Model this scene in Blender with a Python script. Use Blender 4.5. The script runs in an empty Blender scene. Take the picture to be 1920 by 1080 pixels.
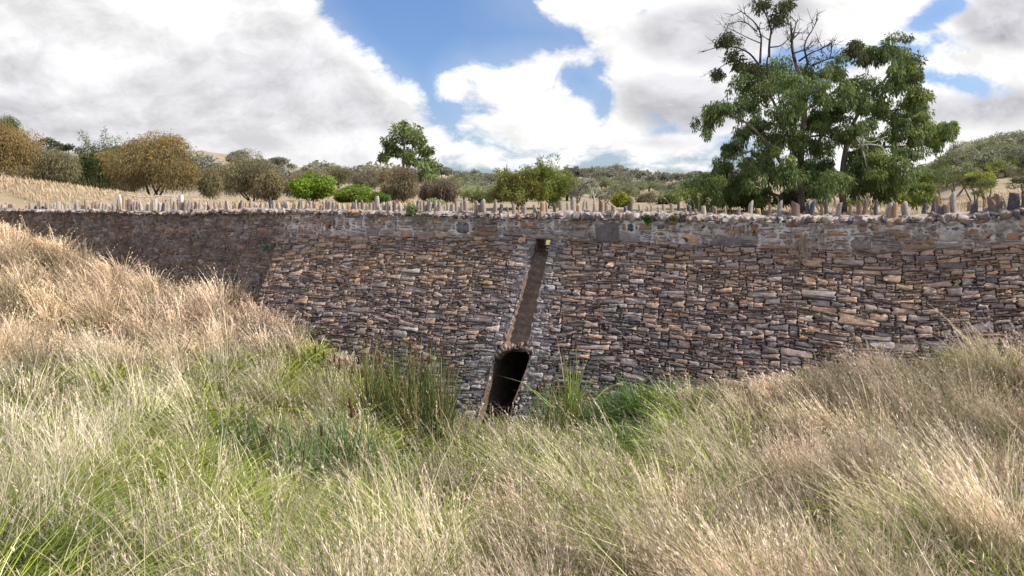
import bpy, math
import numpy as np
from math import radians, sin, cos, pi, sqrt

scene = bpy.context.scene
COL = scene.collection
F = 1280.0          # focal length in pixels of the 1920 wide photograph (24 mm lens)
HX, HY = 960.0, 390.0   # optical axis (the horizon line)

# ------------------------------------------------------------------ camera
cam = bpy.data.cameras.new('camera')
cam.lens = 24.0
cam.sensor_width = 36.0
cam.shift_y = -150.0 / 1920.0
cam.clip_start = 0.05
cam.clip_end = 6000
camo = bpy.data.objects.new('camera', cam)
camo.rotation_euler = (radians(90), 0, 0)
COL.objects.link(camo)
scene.camera = camo

# ------------------------------------------------------------------ sky and sun
SUN_AZ, SUN_EL = 101.0, 45.0     # azimuth from the view direction to the right, elevation
scene.view_settings.view_transform = 'Standard'
scene.view_settings.look = 'None'
scene.view_settings.exposure = 0.45
scene.view_settings.gamma = 1.0
scene.view_settings.use_curve_mapping = False
scene.cycles.max_bounces = 6
scene.cycles.diffuse_bounces = 3
scene.cycles.transparent_max_bounces = 6

world = bpy.data.worlds.new('World')
scene.world = world
world.use_nodes = True
wt = world.node_tree
for n in list(wt.nodes):
    wt.nodes.remove(n)


class NB:
    """small helper that writes arithmetic as shader nodes"""
    def __init__(self, tree):
        self.t = tree

    def new(self, kind, **kw):
        n = self.t.nodes.new(kind)
        for k, v in kw.items():
            setattr(n, k, v)
        return n

    def put(self, sock, v):
        if hasattr(v, 'is_output'):
            self.t.links.new(v, sock)
        else:
            sock.default_value = v

    def m(self, op, a, b=0.0, c=None, clamp=False):
        n = self.new('ShaderNodeMath', operation=op)
        n.use_clamp = clamp
        self.put(n.inputs[0], a)
        self.put(n.inputs[1], b)
        if c is not None:
            self.put(n.inputs[2], c)
        return n.outputs[0]

    def add(self, a, b): return self.m('ADD', a, b)
    def sub(self, a, b): return self.m('SUBTRACT', a, b)
    def mul(self, a, b): return self.m('MULTIPLY', a, b)
    def div(self, a, b): return self.m('DIVIDE', a, b)
    def mx(self, a, b): return self.m('MAXIMUM', a, b)
    def mn(self, a, b): return self.m('MINIMUM', a, b)

    def smooth(self, v, lo, hi, to0=0.0, to1=1.0):
        n = self.new('ShaderNodeMapRange', interpolation_type='SMOOTHSTEP')
        self.put(n.inputs[0], v)
        self.put(n.inputs[1], lo); self.put(n.inputs[2], hi)
        self.put(n.inputs[3], to0); self.put(n.inputs[4], to1)
        return n.outputs[0]

    def lin(self, v, lo, hi, to0=0.0, to1=1.0):
        n = self.new('ShaderNodeMapRange')
        n.clamp = True
        self.put(n.inputs[0], v)
        self.put(n.inputs[1], lo); self.put(n.inputs[2], hi)
        self.put(n.inputs[3], to0); self.put(n.inputs[4], to1)
        return n.outputs[0]

    def vec(self, x, y, z=0.0):
        n = self.new('ShaderNodeCombineXYZ')
        self.put(n.inputs[0], x); self.put(n.inputs[1], y); self.put(n.inputs[2], z)
        return n.outputs[0]

    def noise(self, v, scale, detail=5.0, rough=0.5, dist=0.0, out=0):
        n = self.new('ShaderNodeTexNoise')
        if v is not None:
            self.t.links.new(v, n.inputs['Vector'])
        n.inputs['Scale'].default_value = scale
        n.inputs['Detail'].default_value = detail
        n.inputs['Roughness'].default_value = rough
        n.inputs['Distortion'].default_value = dist
        return n.outputs[out]

    def mix(self, f, a, b, mode='MIX'):
        n = self.new('ShaderNodeMix', data_type='RGBA', blend_type=mode)
        self.put(n.inputs['Factor'], f)
        A = [s for s in n.inputs if s.name == 'A' and s.type == 'RGBA'][0]
        B = [s for s in n.inputs if s.name == 'B' and s.type == 'RGBA'][0]
        self.put(A, a if hasattr(a, 'is_output') else (*a, 1.0))
        self.put(B, b if hasattr(b, 'is_output') else (*b, 1.0))
        return [s for s in n.outputs if s.type == 'RGBA'][0]


def build_world():
    W = NB(wt)
    tc = W.new('ShaderNodeTexCoord')
    sp = W.new('ShaderNodeSeparateXYZ')
    wt.links.new(tc.outputs['Generated'], sp.inputs[0])
    x, y, z = sp.outputs
    ay = W.mx(W.m('ABSOLUTE', y), 0.22)
    a = W.div(x, ay)
    b = W.div(z, ay)
    px = W.m('MULTIPLY_ADD', a, F, HX)          # sky directions, measured as azimuth / elevation tangents
    py = W.m('MULTIPLY_ADD', b, -F, HY)
    base = W.vec(W.mul(a, 1.0), W.mul(b, 1.55), 0.37)
    warp = W.noise(base, 2.2, 4, 0.55, out=1)
    wv = W.new('ShaderNodeVectorMath', operation='MULTIPLY_ADD')
    wt.links.new(warp, wv.inputs[0]); wv.inputs[1].default_value = (0.20, 0.22, 0.0)
    wt.links.new(base, wv.inputs[2])
    bw = wv.outputs[0]
    n1 = W.noise(bw, 5.6, 13, 0.64)
    off = W.new('ShaderNodeVectorMath', operation='ADD')
    wt.links.new(bw, off.inputs[0]); off.inputs[1].default_value = (0.022, 0.045, 0.0)
    n2 = W.noise(off.outputs[0], 5.6, 9, 0.60)
    n3 = W.noise(base, 2.3, 6, 0.5)
    # stretched noise for the flat grey cloud decks
    st = W.vec(W.add(W.mul(a, 1.1), W.mul(b, 0.4)), W.sub(W.mul(b, 2.6), W.mul(a, 0.5)), 1.7)
    n4 = W.noise(st, 2.6, 7, 0.5, 0.3)

    def blob(cx, cy, rx, ry, rot=0.0):
        c_, s_ = cos(radians(rot)), sin(radians(rot))
        dx = W.sub(px, cx); dy = W.sub(py, cy)
        if rot:
            ex = W.add(W.mul(dx, c_ / rx), W.mul(dy, s_ / rx))
            ey = W.sub(W.mul(dy, c_ / ry), W.mul(dx, s_ / ry))
        else:
            ex = W.mul(dx, 1.0 / rx); ey = W.mul(dy, 1.0 / ry)
        d = W.m('SQRT', W.add(W.mul(ex, ex), W.mul(ey, ey)))
        return W.mul(W.sub(1.0, d), min(rx, ry) / 100.0)

    # left bank of cloud: everything left of a slanting edge
    left = W.mn(W.mul(W.add(W.sub(590.0, px), W.mul(py, 1.02)), 0.00707), W.mul(W.sub(842.0, px), 0.01))
    left = W.mn(left, 1.2)
    C = left
    for e in [(1370, 95, 240, 175, 0), (985, 150, 125, 52, -14), (1090, 225, 190, 82, 0), (1740, 130, 430, 230, 0),
              (925, 232, 58, 24, 0), (1190, 272, 240, 42, 0), (880, 295, 95, 22, 0), (1010, 306, 120, 16, 0),
              (1290, 320, 90, 30, 0), (862, 165, 26, 24, 40), (890, 140, 22, 18, 30),
              (1072, 30, 30, 10, 0), (1120, 4, 60, 20, 0), (1030, 12, 14, 14, 60), (1900, 300, 300, 70, 0),
              (1180, 60, 70, 60, 0)]:
        C = W.mx(C, blob(*e))
    for h in [(1092, 150, 42, 30, 30), (1748, 30, 48, 13, -28), (1600, 104, 120, 17, -8), (1765, 150, 58, 11, 10),
              (1140, 324, 150, 11, 3), (1205, 22, 20, 8, -20), (1500, 150, 45, 30, 0), (1130, 185, 14, 30, 0)]:
        C = W.mn(C, W.mul(blob(*h), -1.6))
    # the part of the sky above the picture: broken cloud
    hi = W.smooth(py, -60.0, -520.0)
    C = W.add(W.mul(C, W.sub(1.0, hi)), W.mul(hi, 0.05))
    D = W.add(W.add(C, 0.06), W.add(W.mul(W.sub(n1, 0.5), 1.75), W.mul(W.sub(n3, 0.5), 0.6)))
    alpha = W.smooth(D, -0.10, 0.24)
    veil = W.smooth(W.add(C, W.mul(W.sub(n3, 0.5), 1.6)), -0.7, 0.25, 0.0, 0.16)
    alpha = W.mx(alpha, veil)
    # brightness of the cloud: sunward side white, thick undersides grey
    lit = W.lin(W.sub(n1, n2), -0.13, 0.13, -0.15, 0.13)
    g = W.smooth(W.sub(n4, 0.5), -0.22, 0.20)
    greyL = W.mul(W.smooth(left, 0.05, 0.75), W.lin(g, 0, 1, 0.0, 0.72))
    grey = greyL
    for e, k in [((1270, 195, 170, 80, 0), 0.75), ((1230, 268, 170, 34, 0), 0.9), ((1340, 70, 190, 90, 0), 0.75),
                 ((1850, 205, 190, 60, -5), 0.95), ((1900, 40, 150, 75, 0), 1.0), ((1160, 250, 60, 14, 0), 0.5), ((1440, 60, 120, 120, 0), 0.55)]:
        bl = W.smooth(W.add(blob(*e), W.mul(W.sub(n1, 0.5), 1.0)), 0.0, 0.45, 0.0, k)
        grey = W.mx(grey, bl)
    bright = W.add(W.sub(W.lin(grey, 0, 1, 0.80, 0.47), 0.0), W.mul(lit, 0.9))
    ctint = W.mix(grey, (1.0, 0.995, 0.985), (0.965, 0.965, 1.03))
    ccol = W.new('ShaderNodeVectorMath', operation='SCALE')
    wt.links.new(ctint, ccol.inputs[0]); W.put(ccol.inputs['Scale'], bright)
    sky = W.new('ShaderNodeTexSky', sky_type='NISHITA')
    sky.sun_disc = False
    sky.sun_elevation = radians(SUN_EL)
    sky.sun_rotation = radians(SUN_AZ)
    sky.altitude = 0.0
    sky.air_density = 1.0
    sky.dust_density = 2.2
    sky.ozone_density = 4.0
    bg1 = W.new('ShaderNodeBackground'); bg1.inputs[1].default_value = 0.115
    wt.links.new(W.mix(1.0, sky.outputs[0], (0.87, 0.98, 1.14), 'MULTIPLY'), bg1.inputs[0])
    bg2 = W.new('ShaderNodeBackground'); bg2.inputs[1].default_value = 1.0
    wt.links.new(ccol.outputs[0], bg2.inputs[0])
    mixs = W.new('ShaderNodeMixShader')
    W.put(mixs.inputs[0], alpha)
    wt.links.new(bg1.outputs[0], mixs.inputs[1])
    wt.links.new(bg2.outputs[0], mixs.inputs[2])
    out = W.new('ShaderNodeOutputWorld')
    wt.links.new(mixs.outputs[0], out.inputs[0])


build_world()
world.cycles.sampling_method = 'MANUAL'
world.cycles.sample_map_resolution = 512

sun = bpy.data.lights.new('sun', 'SUN')
sun.energy = 5.0
sun.angle = radians(0.6)
sun.color = (1.0, 0.94, 0.85)
suno = bpy.data.objects.new('sun', sun)
sd = np.array([sin(radians(SUN_AZ)) * cos(radians(SUN_EL)), cos(radians(SUN_AZ)) * cos(radians(SUN_EL)), sin(radians(SUN_EL))])
from mathutils import Vector, Matrix, Euler
suno.rotation_euler = Vector(sd).to_track_quat('Z', 'Y').to_euler()
COL.objects.link(suno)


# ------------------------------------------------------------------ helpers
def P(px, py, Y):
    return np.array([(px - HX) / F * Y, Y, (HY - py) / F * Y])


def fold(n):
    return np.asarray(n, dtype=np.float64)


def mesh_np(name, V, tris=None, quads=None, mat=None, parent=None, col=None, extra=None, smooth=False, loc=None):
    """link one mesh object from numpy arrays given in world space"""
    V = np.asarray(V, dtype=np.float64)
    o0 = np.zeros(3)
    if parent is not None:
        o0 = np.array(parent.matrix_world.translation) if parent.parent else np.array(parent.location)
        if parent.parent:
            o0 = np.array(parent.parent.location) + np.array(parent.location)
    if loc is not None:
        o0 = o0 * 0 + np.asarray(loc)
    me = bpy.data.meshes.new(name)
    nt = 0 if tris is None else len(tris)
    nq = 0 if quads is None else len(quads)
    me.vertices.add(len(V))
    me.vertices.foreach_set('co', (V - o0).astype(np.float32).ravel())
    idx = []
    if nt: idx.append(np.asarray(tris, dtype=np.int32).ravel())
    if nq: idx.append(np.asarray(quads, dtype=np.int32).ravel())
    idx = np.concatenate(idx)
    me.loops.add(len(idx))
    me.loops.foreach_set('vertex_index', idx)
    me.polygons.add(nt + nq)
    starts = np.concatenate([np.arange(nt) * 3, nt * 3 + np.arange(nq) * 4]).astype(np.int32)
    me.polygons.foreach_set('loop_start', starts)
    me.update(calc_edges=True)
    if smooth:
        me.polygons.foreach_set('use_smooth', np.ones(nt + nq, dtype=bool))
    if col is not None:
        at = me.attributes.new('col', 'FLOAT_COLOR', 'POINT')
        c4 = np.ones((len(V), 4), dtype=np.float32)
        c4[:, :3] = col
        at.data.foreach_set('color', c4.ravel())
    if extra is not None:
        at = me.attributes.new('lichen', 'FLOAT', 'POINT')
        at.data.foreach_set('value', np.asarray(extra, dtype=np.float32))
    if mat is not None:
        me.materials.append(mat)
    ob = bpy.data.objects.new(name, me)
    COL.objects.link(ob)
    if parent is not None:
        ob.parent = parent
    elif loc is not None:
        ob.location = loc
    return ob


def tag(o, label=None, cat=None, group=None, kind=None):
    if label: o['label'] = label
    if cat: o['category'] = cat
    if group: o['group'] = group
    if kind: o['kind'] = kind
    return o


def thing(name, label, cat, loc, group=None):
    o = bpy.data.objects.new(name, None)
    o.empty_display_size = 0.1
    o.location = tuple(float(v) for v in loc)
    COL.objects.link(o)
    return tag(o, label, cat, group)


class Acc:
    """collects vertices / triangles / quads / colours for one mesh"""
    def __init__(self):
        self.v, self.t, self.q, self.c, self.e, self.n = [], [], [], [], [], 0

    def add(self, V, tris=None, quads=None, col=None, ext=None):
        V = np.asarray(V, dtype=np.float64)
        if tris is not None and len(tris): self.t.append(np.asarray(tris) + self.n)
        if quads is not None and len(quads): self.q.append(np.asarray(quads) + self.n)
        self.v.append(V)
        if col is not None:
            self.c.append(np.broadcast_to(np.asarray(col, dtype=np.float64), (len(V), 3)))
        if ext is not None:
            self.e.append(np.broadcast_to(np.asarray(ext, dtype=np.float64), (len(V),)))
        self.n += len(V)

    def build(self, name, mat, parent=None, smooth=False, loc=None):
        return mesh_np(name, np.concatenate(self.v), np.concatenate(self.t) if self.t else None,
                       np.concatenate(self.q) if self.q else None, mat, parent,
                       np.concatenate(self.c) if self.c else None, np.concatenate(self.e) if self.e else None, smooth, loc)


def tube(acc, pts, rad, sides=7, col=None, jit=0.0, rng=None):
    pts = np.asarray(pts, dtype=np.float64)
    n = len(pts)
    rad = np.broadcast_to(np.asarray(rad, dtype=np.float64), (n,))
    tan = np.gradient(pts, axis=0)
    tan /= np.linalg.norm(tan, axis=1)[:, None] + 1e-9
    ref = np.array([0.31, 0.87, 0.37])
    sx = np.cross(tan, ref); sx /= np.linalg.norm(sx, axis=1)[:, None] + 1e-9
    sy = np.cross(tan, sx)
    an = np.linspace(0, 2 * pi, sides, endpoint=False)
    r = rad[:, None] * (1 + (jit * rng.standard_normal((n, sides)) if jit else 0))
    V = pts[:, None, :] + r[..., None] * (np.cos(an)[None, :, None] * sx[:, None, :] + np.sin(an)[None, :, None] * sy[:, None, :])
    V = V.reshape(-1, 3)
    q = []
    for i in range(n - 1):
        for k in range(sides):
            k2 = (k + 1) % sides
            q.append((i * sides + k, i * sides + k2, (i + 1) * sides + k2, (i + 1) * sides + k))
    V = np.vstack([V, pts[-1], pts[0]])
    t = [((n - 1) * sides + k, (n - 1) * sides + (k + 1) % sides, n * sides) for k in range(sides)]
    t += [((k + 1) % sides, k, n * sides + 1) for k in range(sides)]
    acc.add(V, t, q, col)


def spline(pts, m):
    pts = np.asarray(pts, dtype=np.float64)
    if len(pts) == 2:
        t = np.linspace(0, 1, m)[:, None]
        return pts[0] * (1 - t) + pts[1] * t
    n = len(pts)
    pp = np.vstack([2 * pts[0] - pts[1], pts, 2 * pts[-1] - pts[-2]])
    out = []
    for s in np.linspace(0, n - 1, m):
        i = min(int(s), n - 2); t = s - i
        p0, p1, p2, p3 = pp[i], pp[i + 1], pp[i + 2], pp[i + 3]
        out.append(0.5 * (2 * p1 + (p2 - p0) * t + (2 * p0 - 5 * p1 + 4 * p2 - p3) * t * t + (3 * p1 - p0 - 3 * p2 + p3) * t ** 3))
    return np.array(out)


def wob(x, y, seed=0, scale=1.0, octs=3):
    """cheap smooth 2-D noise about -1..1"""
    r = np.random.RandomState(seed)
    out = 0; amp = 1.0; tot = 0
    for o in range(octs):
        s = 0
        for k in range(5):
            an = r.uniform(0, 2 * pi); ph = r.uniform(0, 2 * pi); f = (2 ** o) * r.uniform(0.7, 1.4) / scale
            s = s + np.sin((np.cos(an) * x + np.sin(an) * y) * f * 2 * pi + ph)
        out = out + amp * s / 2.6; tot += amp; amp *= 0.55
    return out / tot


# ------------------------------------------------------------------ materials
def new_mat(name):
    m = bpy.data.materials.new(name)
    m.use_nodes = True
    t = m.node_tree
    for n in list(t.nodes):
        t.nodes.remove(n)
    out = t.nodes.new('ShaderNodeOutputMaterial')
    return m, NB(t), out


def mat_stone(name, bump=0.5, speck=1.0):
    m, W, out = new_mat(name)
    t = m.node_tree
    tc = W.new('ShaderNodeTexCoord'); co = tc.outputs['Object']
    at = W.new('ShaderNodeAttribute', attribute_name='col')
    li = W.new('ShaderNodeAttribute', attribute_name='lichen')
    n1 = W.noise(co, 7.0, 6, 0.62)
    n2 = W.noise(co, 34.0, 5, 0.65)
    n3 = W.noise(co, 2.1, 4, 0.55)
    k = W.add(W.lin(n1, 0.25, 0.75, 0.62, 1.38), W.lin(n2, 0.25, 0.75, -0.30, 0.30))
    sc = W.new('ShaderNodeVectorMath', operation='SCALE')
    t.links.new(at.outputs['Color'], sc.inputs[0]); W.put(sc.inputs['Scale'], k)
    rust = W.smooth(n3, 0.52, 0.68, 0.0, 0.30)
    c = W.mix(rust, sc.outputs[0], (0.32, 0.205, 0.13))
    # crusts of pale lichen and lime, patchy
    n4 = W.noise(co, 15.0, 6, 0.7)
    thr = W.lin(li.outputs['Fac'], 0, 1, 0.70, 0.40)
    cr = W.smooth(W.sub(n4, thr), 0.0, 0.09, 0.0, 0.75)
    c = W.mix(cr, c, (0.44, 0.405, 0.40))
    vo = W.new('ShaderNodeTexVoronoi')
    t.links.new(co, vo.inputs['Vector']); vo.inputs['Scale'].default_value = 17.0
    sp = W.smooth(vo.outputs['Distance'], 0.20, 0.13)
    sp = W.mul(sp, W.mul(W.smooth(W.noise(co, 3.3, 3, 0.5), 0.50, 0.62), 0.75 * speck))
    c = W.mix(sp, c, (0.58, 0.54, 0.54))
    b = W.new('ShaderNodeBump'); b.inputs['Strength'].default_value = bump; b.inputs['Distance'].default_value = 0.02
    hgt = W.add(W.noise(co, 22.0, 7, 0.65), W.mul(W.noise(co, 90.0, 3, 0.6), 0.35))
    t.links.new(hgt, b.inputs['Height'])
    pr = W.new('ShaderNodeBsdfPrincipled')
    t.links.new(c, pr.inputs['Base Color']); t.links.new(b.outputs[0], pr.inputs['Normal'])
    pr.inputs['Roughness'].default_value = 0.88
    pr.inputs['Specular IOR Level'].default_value = 0.25
    t.links.new(pr.outputs[0], out.inputs[0])
    return m


def mat_noise(name, stops, scale, detail=6, rough=0.6, bump=0.5, bdist=0.02, roughness=0.9, scale2=None):
    """colour ramp over noise; stops = [(pos, rgb)...]"""
    m, W, out = new_mat(name)
    t = m.node_tree
    tc = W.new('ShaderNodeTexCoord'); co = tc.outputs['Object']
    n = W.noise(co, scale, detail, rough)
    if scale2:
        n = W.add(W.mul(n, 0.55), W.mul(W.noise(co, scale2, 5, 0.6), 0.45))
    ra = W.new('ShaderNodeValToRGB')
    t.links.new(n, ra.inputs[0])
    el = ra.color_ramp.elements
    while len(el) < len(stops): el.new(0.5)
    for e, (p, c) in zip(el, stops):
        e.position = p; e.color = (*c, 1)
    b = W.new('ShaderNodeBump'); b.inputs['Strength'].default_value = bump; b.inputs['Distance'].default_value = bdist
    t.links.new(W.noise(co, scale * 4, 6, 0.65), b.inputs['Height'])
    pr = W.new('ShaderNodeBsdfPrincipled')
    t.links.new(ra.outputs[0], pr.inputs['Base Color']); t.links.new(b.outputs[0], pr.inputs['Normal'])
    pr.inputs['Roughness'].default_value = roughness
    pr.inputs['Specular IOR Level'].default_value = 0.2
    t.links.new(pr.outputs[0], out.inputs[0])
    return m


def mat_leaf(name, trans=0.3, spec=0.2, rough=0.55, var=0.0):
    m, W, out = new_mat(name)
    t = m.node_tree
    at = W.new('ShaderNodeAttribute', attribute_name='col')
    c = at.outputs['Color']
    if var:
        oi = W.new('ShaderNodeObjectInfo')
        hs = W.new('ShaderNodeHueSaturation')
        t.links.new(c, hs.inputs['Color'])
        W.put(hs.inputs['Value'], W.lin(oi.outputs['Random'], 0, 1, 1 - var, 1 + var))
        W.put(hs.inputs['Hue'], W.lin(W.m('FRACT', W.mul(oi.outputs['Random'], 7.3)), 0, 1, 0.5 - 0.035, 0.5 + 0.03))
        W.put(hs.inputs['Saturation'], W.lin(W.m('FRACT', W.mul(oi.outputs['Random'], 3.7)), 0, 1, 0.5, 1.05))
        c = hs.outputs[0]
    pr = W.new('ShaderNodeBsdfPrincipled')
    t.links.new(c, pr.inputs['Base Color'])
    pr.inputs['Roughness'].default_value = rough
    pr.inputs['Specular IOR Level'].default_value = spec
    tr = W.new('ShaderNodeBsdfTranslucent')
    t.links.new(c, tr.inputs[0])
    mx = W.new('ShaderNodeMixShader'); mx.inputs[0].default_value = trans
    t.links.new(pr.outputs[0], mx.inputs[1]); t.links.new(tr.outputs[0], mx.inputs[2])
    t.links.new(mx.outputs[0], out.inputs[0])
    return m


M_STONE = mat_stone('dry_stone', 0.55)
M_RUBBLE = mat_stone('mortared_stone', 0.4, 0.7)
M_COPE = mat_stone('coping_stone', 0.6, 1.2)
M_SPIKE = mat_stone('spike_stone', 0.5, 0.8)
M_BACK = mat_noise('dark_joint', [(0.3, (0.018, 0.016, 0.016)), (0.7, (0.06, 0.052, 0.048))], 5.0)
M_MORTAR = mat_noise('lime_mortar', [(0.34, (0.16, 0.13, 0.11)), (0.46, (0.30, 0.26, 0.235)), (0.53, (0.58, 0.55, 0.54)), (0.66, (0.74, 0.73, 0.73))],
                     1.3, 8, 0.62, 0.8, 0.03, 0.95, 9.0)
M_SHADEMORTAR = mat_noise('shaded_mortar', [(0.34, (0.09, 0.075, 0.062)), (0.50, (0.17, 0.145, 0.125)), (0.60, (0.30, 0.275, 0.26)), (0.74, (0.52, 0.50, 0.50))], 1.3, 8, 0.62, 0.8, 0.03, 0.95, 9.0)  # darker copy of the lime mortar, with the left wing's shade painted in
M_RENDER = mat_noise('old_render', [(0.36, (0.11, 0.092, 0.088)), (0.50, (0.20, 0.172, 0.165)), (0.60, (0.34, 0.31, 0.305)), (0.74, (0.56, 0.54, 0.54))], 4.0, 8, 0.68, 0.9, 0.03, 0.95, 17.0)
M_CAPMORTAR = mat_noise('cap_mortar', [(0.3, (0.20, 0.17, 0.15)), (0.5, (0.33, 0.29, 0.26)), (0.7, (0.46, 0.42, 0.39))], 6.0, 7, 0.62, 0.9, 0.03)
M_CHUTE = mat_noise('chute_stone', [(0.3, (0.10, 0.070, 0.050)), (0.5, (0.20, 0.142, 0.105)), (0.7, (0.34, 0.26, 0.21))], 5.0, 8, 0.66, 0.9, 0.03, 0.85, 21.0)
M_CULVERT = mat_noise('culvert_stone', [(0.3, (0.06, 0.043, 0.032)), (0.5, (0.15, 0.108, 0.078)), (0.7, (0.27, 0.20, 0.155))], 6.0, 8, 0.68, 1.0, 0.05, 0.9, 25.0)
M_SOIL = mat_noise('bank_soil', [(0.3, (0.03, 0.026, 0.016)), (0.6, (0.07, 0.058, 0.034)), (0.8, (0.12, 0.10, 0.06))], 3.0)
M_ROAD = mat_noise('gravel_road', [(0.3, (0.14, 0.14, 0.05)), (0.7, (0.27, 0.235, 0.11))], 4.0)
M_BARK = mat_noise('grey_bark', [(0.3, (0.07, 0.055, 0.045)), (0.55, (0.17, 0.14, 0.12)), (0.75, (0.32, 0.28, 0.25))], 3.0, 6, 0.6, 0.6)
M_DARKBARK = mat_noise('dark_bark', [(0.3, (0.03, 0.024, 0.022)), (0.7, (0.085, 0.07, 0.062))], 5.0)
M_DEAD = mat_noise('bleached_wood', [(0.3, (0.34, 0.30, 0.28)), (0.7, (0.60, 0.57, 0.55))], 5.0)
M_PIPE = mat_noise('white_paint', [(0.3, (0.38, 0.36, 0.35)), (0.7, (0.56, 0.54, 0.52))], 6.0, 4, 0.5, 0.1)
M_GRASS = mat_leaf('grass_blade', 0.22, 0.25, 0.5)
M_LEAF = mat_leaf('leaf', 0.35, 0.10, 0.6)
M_FARLEAF = mat_leaf('distant_leaf', 0.35, 0.1, 0.7, 0.30)
M_HEAD = mat_noise('cattail_brown', [(0.3, (0.06, 0.025, 0.014)), (0.7, (0.13, 0.055, 0.03))], 30.0)

# ------------------------------------------------------------------ the wall's plan
B = 0.5                       # batter: metres out per metre down
SQ = sqrt(1 + B * B)
_x6, _y6 = (600 - HX) / F * 16.0, 16.0
_x17, _y17 = (1700 - HX) / F * 11.4, 11.4
_d = np.array([_x17 - _x6, _y17 - _y6]); _d /= np.linalg.norm(_d)
DV = _d                       # along the wall, towards the right
NV = np.array([DV[1], -DV[0]])
if NV[1] > 0: NV = -NV        # towards the camera


def px2u0(px, w=0.0):
    """distance along the line through OV at offset w that is seen at column px"""
    a = (px - HX) / F
    ox, oy = OV + w * NV
    return (a * oy - ox) / (DV[0] - a * DV[1])


OV = np.array([_x6, _y6])
_u = px2u0(1030)
OV = OV + _u * DV             # origin of u: under column 1030


def tab(pairs, w=0.0):
    us, zs = [], []
    for px, py in pairs:
        u = px2u0(px, w)
        Y = (OV + u * DV + w * NV)[1]
        us.append(u); zs.append((HY - py) / F * Y)
    us, zs = np.array(us), np.array(zs)
    return lambda u: np.interp(u, us, zs)


zl = tab([(-200, 442), (300, 440), (525, 449), (600, 441), (800, 444), (1030, 447), (1250, 455), (1500, 465), (1700, 470), (1800, 466), (1900, 457), (2150, 452)])
zc = tab([(-200, 396), (0, 397), (300, 403), (480, 401), (600, 402), (800, 407), (950, 413), (1030, 412), (1250, 417), (1500, 420), (1700, 421), (1800, 416), (1900, 408), (2150, 404)])
zt = tab([(-200, 391), (0, 392), (300, 396), (480, 391), (600, 393), (800, 396), (960, 401), (1050, 395), (1200, 396), (1400, 403), (1600, 405), (1720, 404), (1800, 399), (1900, 390), (2150, 386)])
ZL0 = -0.66


def unbat(px, py):
    """the point of the battered face seen at a pixel -> (u, s)"""
    a, c = (px - HX) / F, (HY - py) / F
    z0 = ZL0
    for _ in range(4):
        # w = B*(z0 - cY);  OV + u DV + w NV = (aY, Y)
        A = np.array([[DV[0], -B * c * NV[0] - a], [DV[1], -B * c * NV[1] - 1.0]])
        r = -np.array([OV[0] + B * z0 * NV[0], OV[1] + B * z0 * NV[1]])
        u, Y = np.linalg.solve(A, r)
        z0 = float(zl(u))
    return u, (z0 - c * Y) * SQ


def bat(u, s, w=0.0):
    """battered face: along u, down the slope s, out of the face w"""
    u, s, w = np.broadcast_arrays(fold(u), fold(s), fold(w))
    z = zl(u) - s / SQ + w * B / SQ
    o = s * B / SQ + w / SQ
    return np.stack([OV[0] + u * DV[0] + o * NV[0], OV[1] + u * DV[1] + o * NV[1], z], -1)


def vert(u, z, w=0.0):
    u, z, w = np.broadcast_arrays(fold(u), fold(z), fold(w))
    return np.stack([OV[0] + u * DV[0] + w * NV[0], OV[1] + u * DV[1] + w * NV[1], z], -1)


U_LEFT, U_RIGHT = px2u0(-120), px2u0(2080)
U_STEP = px2u0(606)           # where the battered part begins behind its sloping end
E0, E1 = unbat(522, 450), unbat(484, 562)   # the sloping left end of the battered face
CHL = [unbat(1009, 448), unbat(948, 640)]   # the drain chute, left and right edges
CHR = [unbat(1034, 448), unbat(991, 640)]
S_ARCH = unbat(962, 654)[1]                 # crown of the culvert
ARL = [unbat(926, 680), unbat(899, 785)]
ARR = [unbat(995, 668), unbat(956, 785)]


def line_u(p, q, s):
    return p[0] + (q[0] - p[0]) * (s - p[1]) / (q[1] - p[1])


S_MID = unbat(965, 648)[1]


def openL(s): return line_u(*CHL, s) if s < S_MID else line_u(*ARL, s)
def openR(s): return line_u(*CHR, s) if s < S_MID else line_u(*ARR, s)


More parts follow.
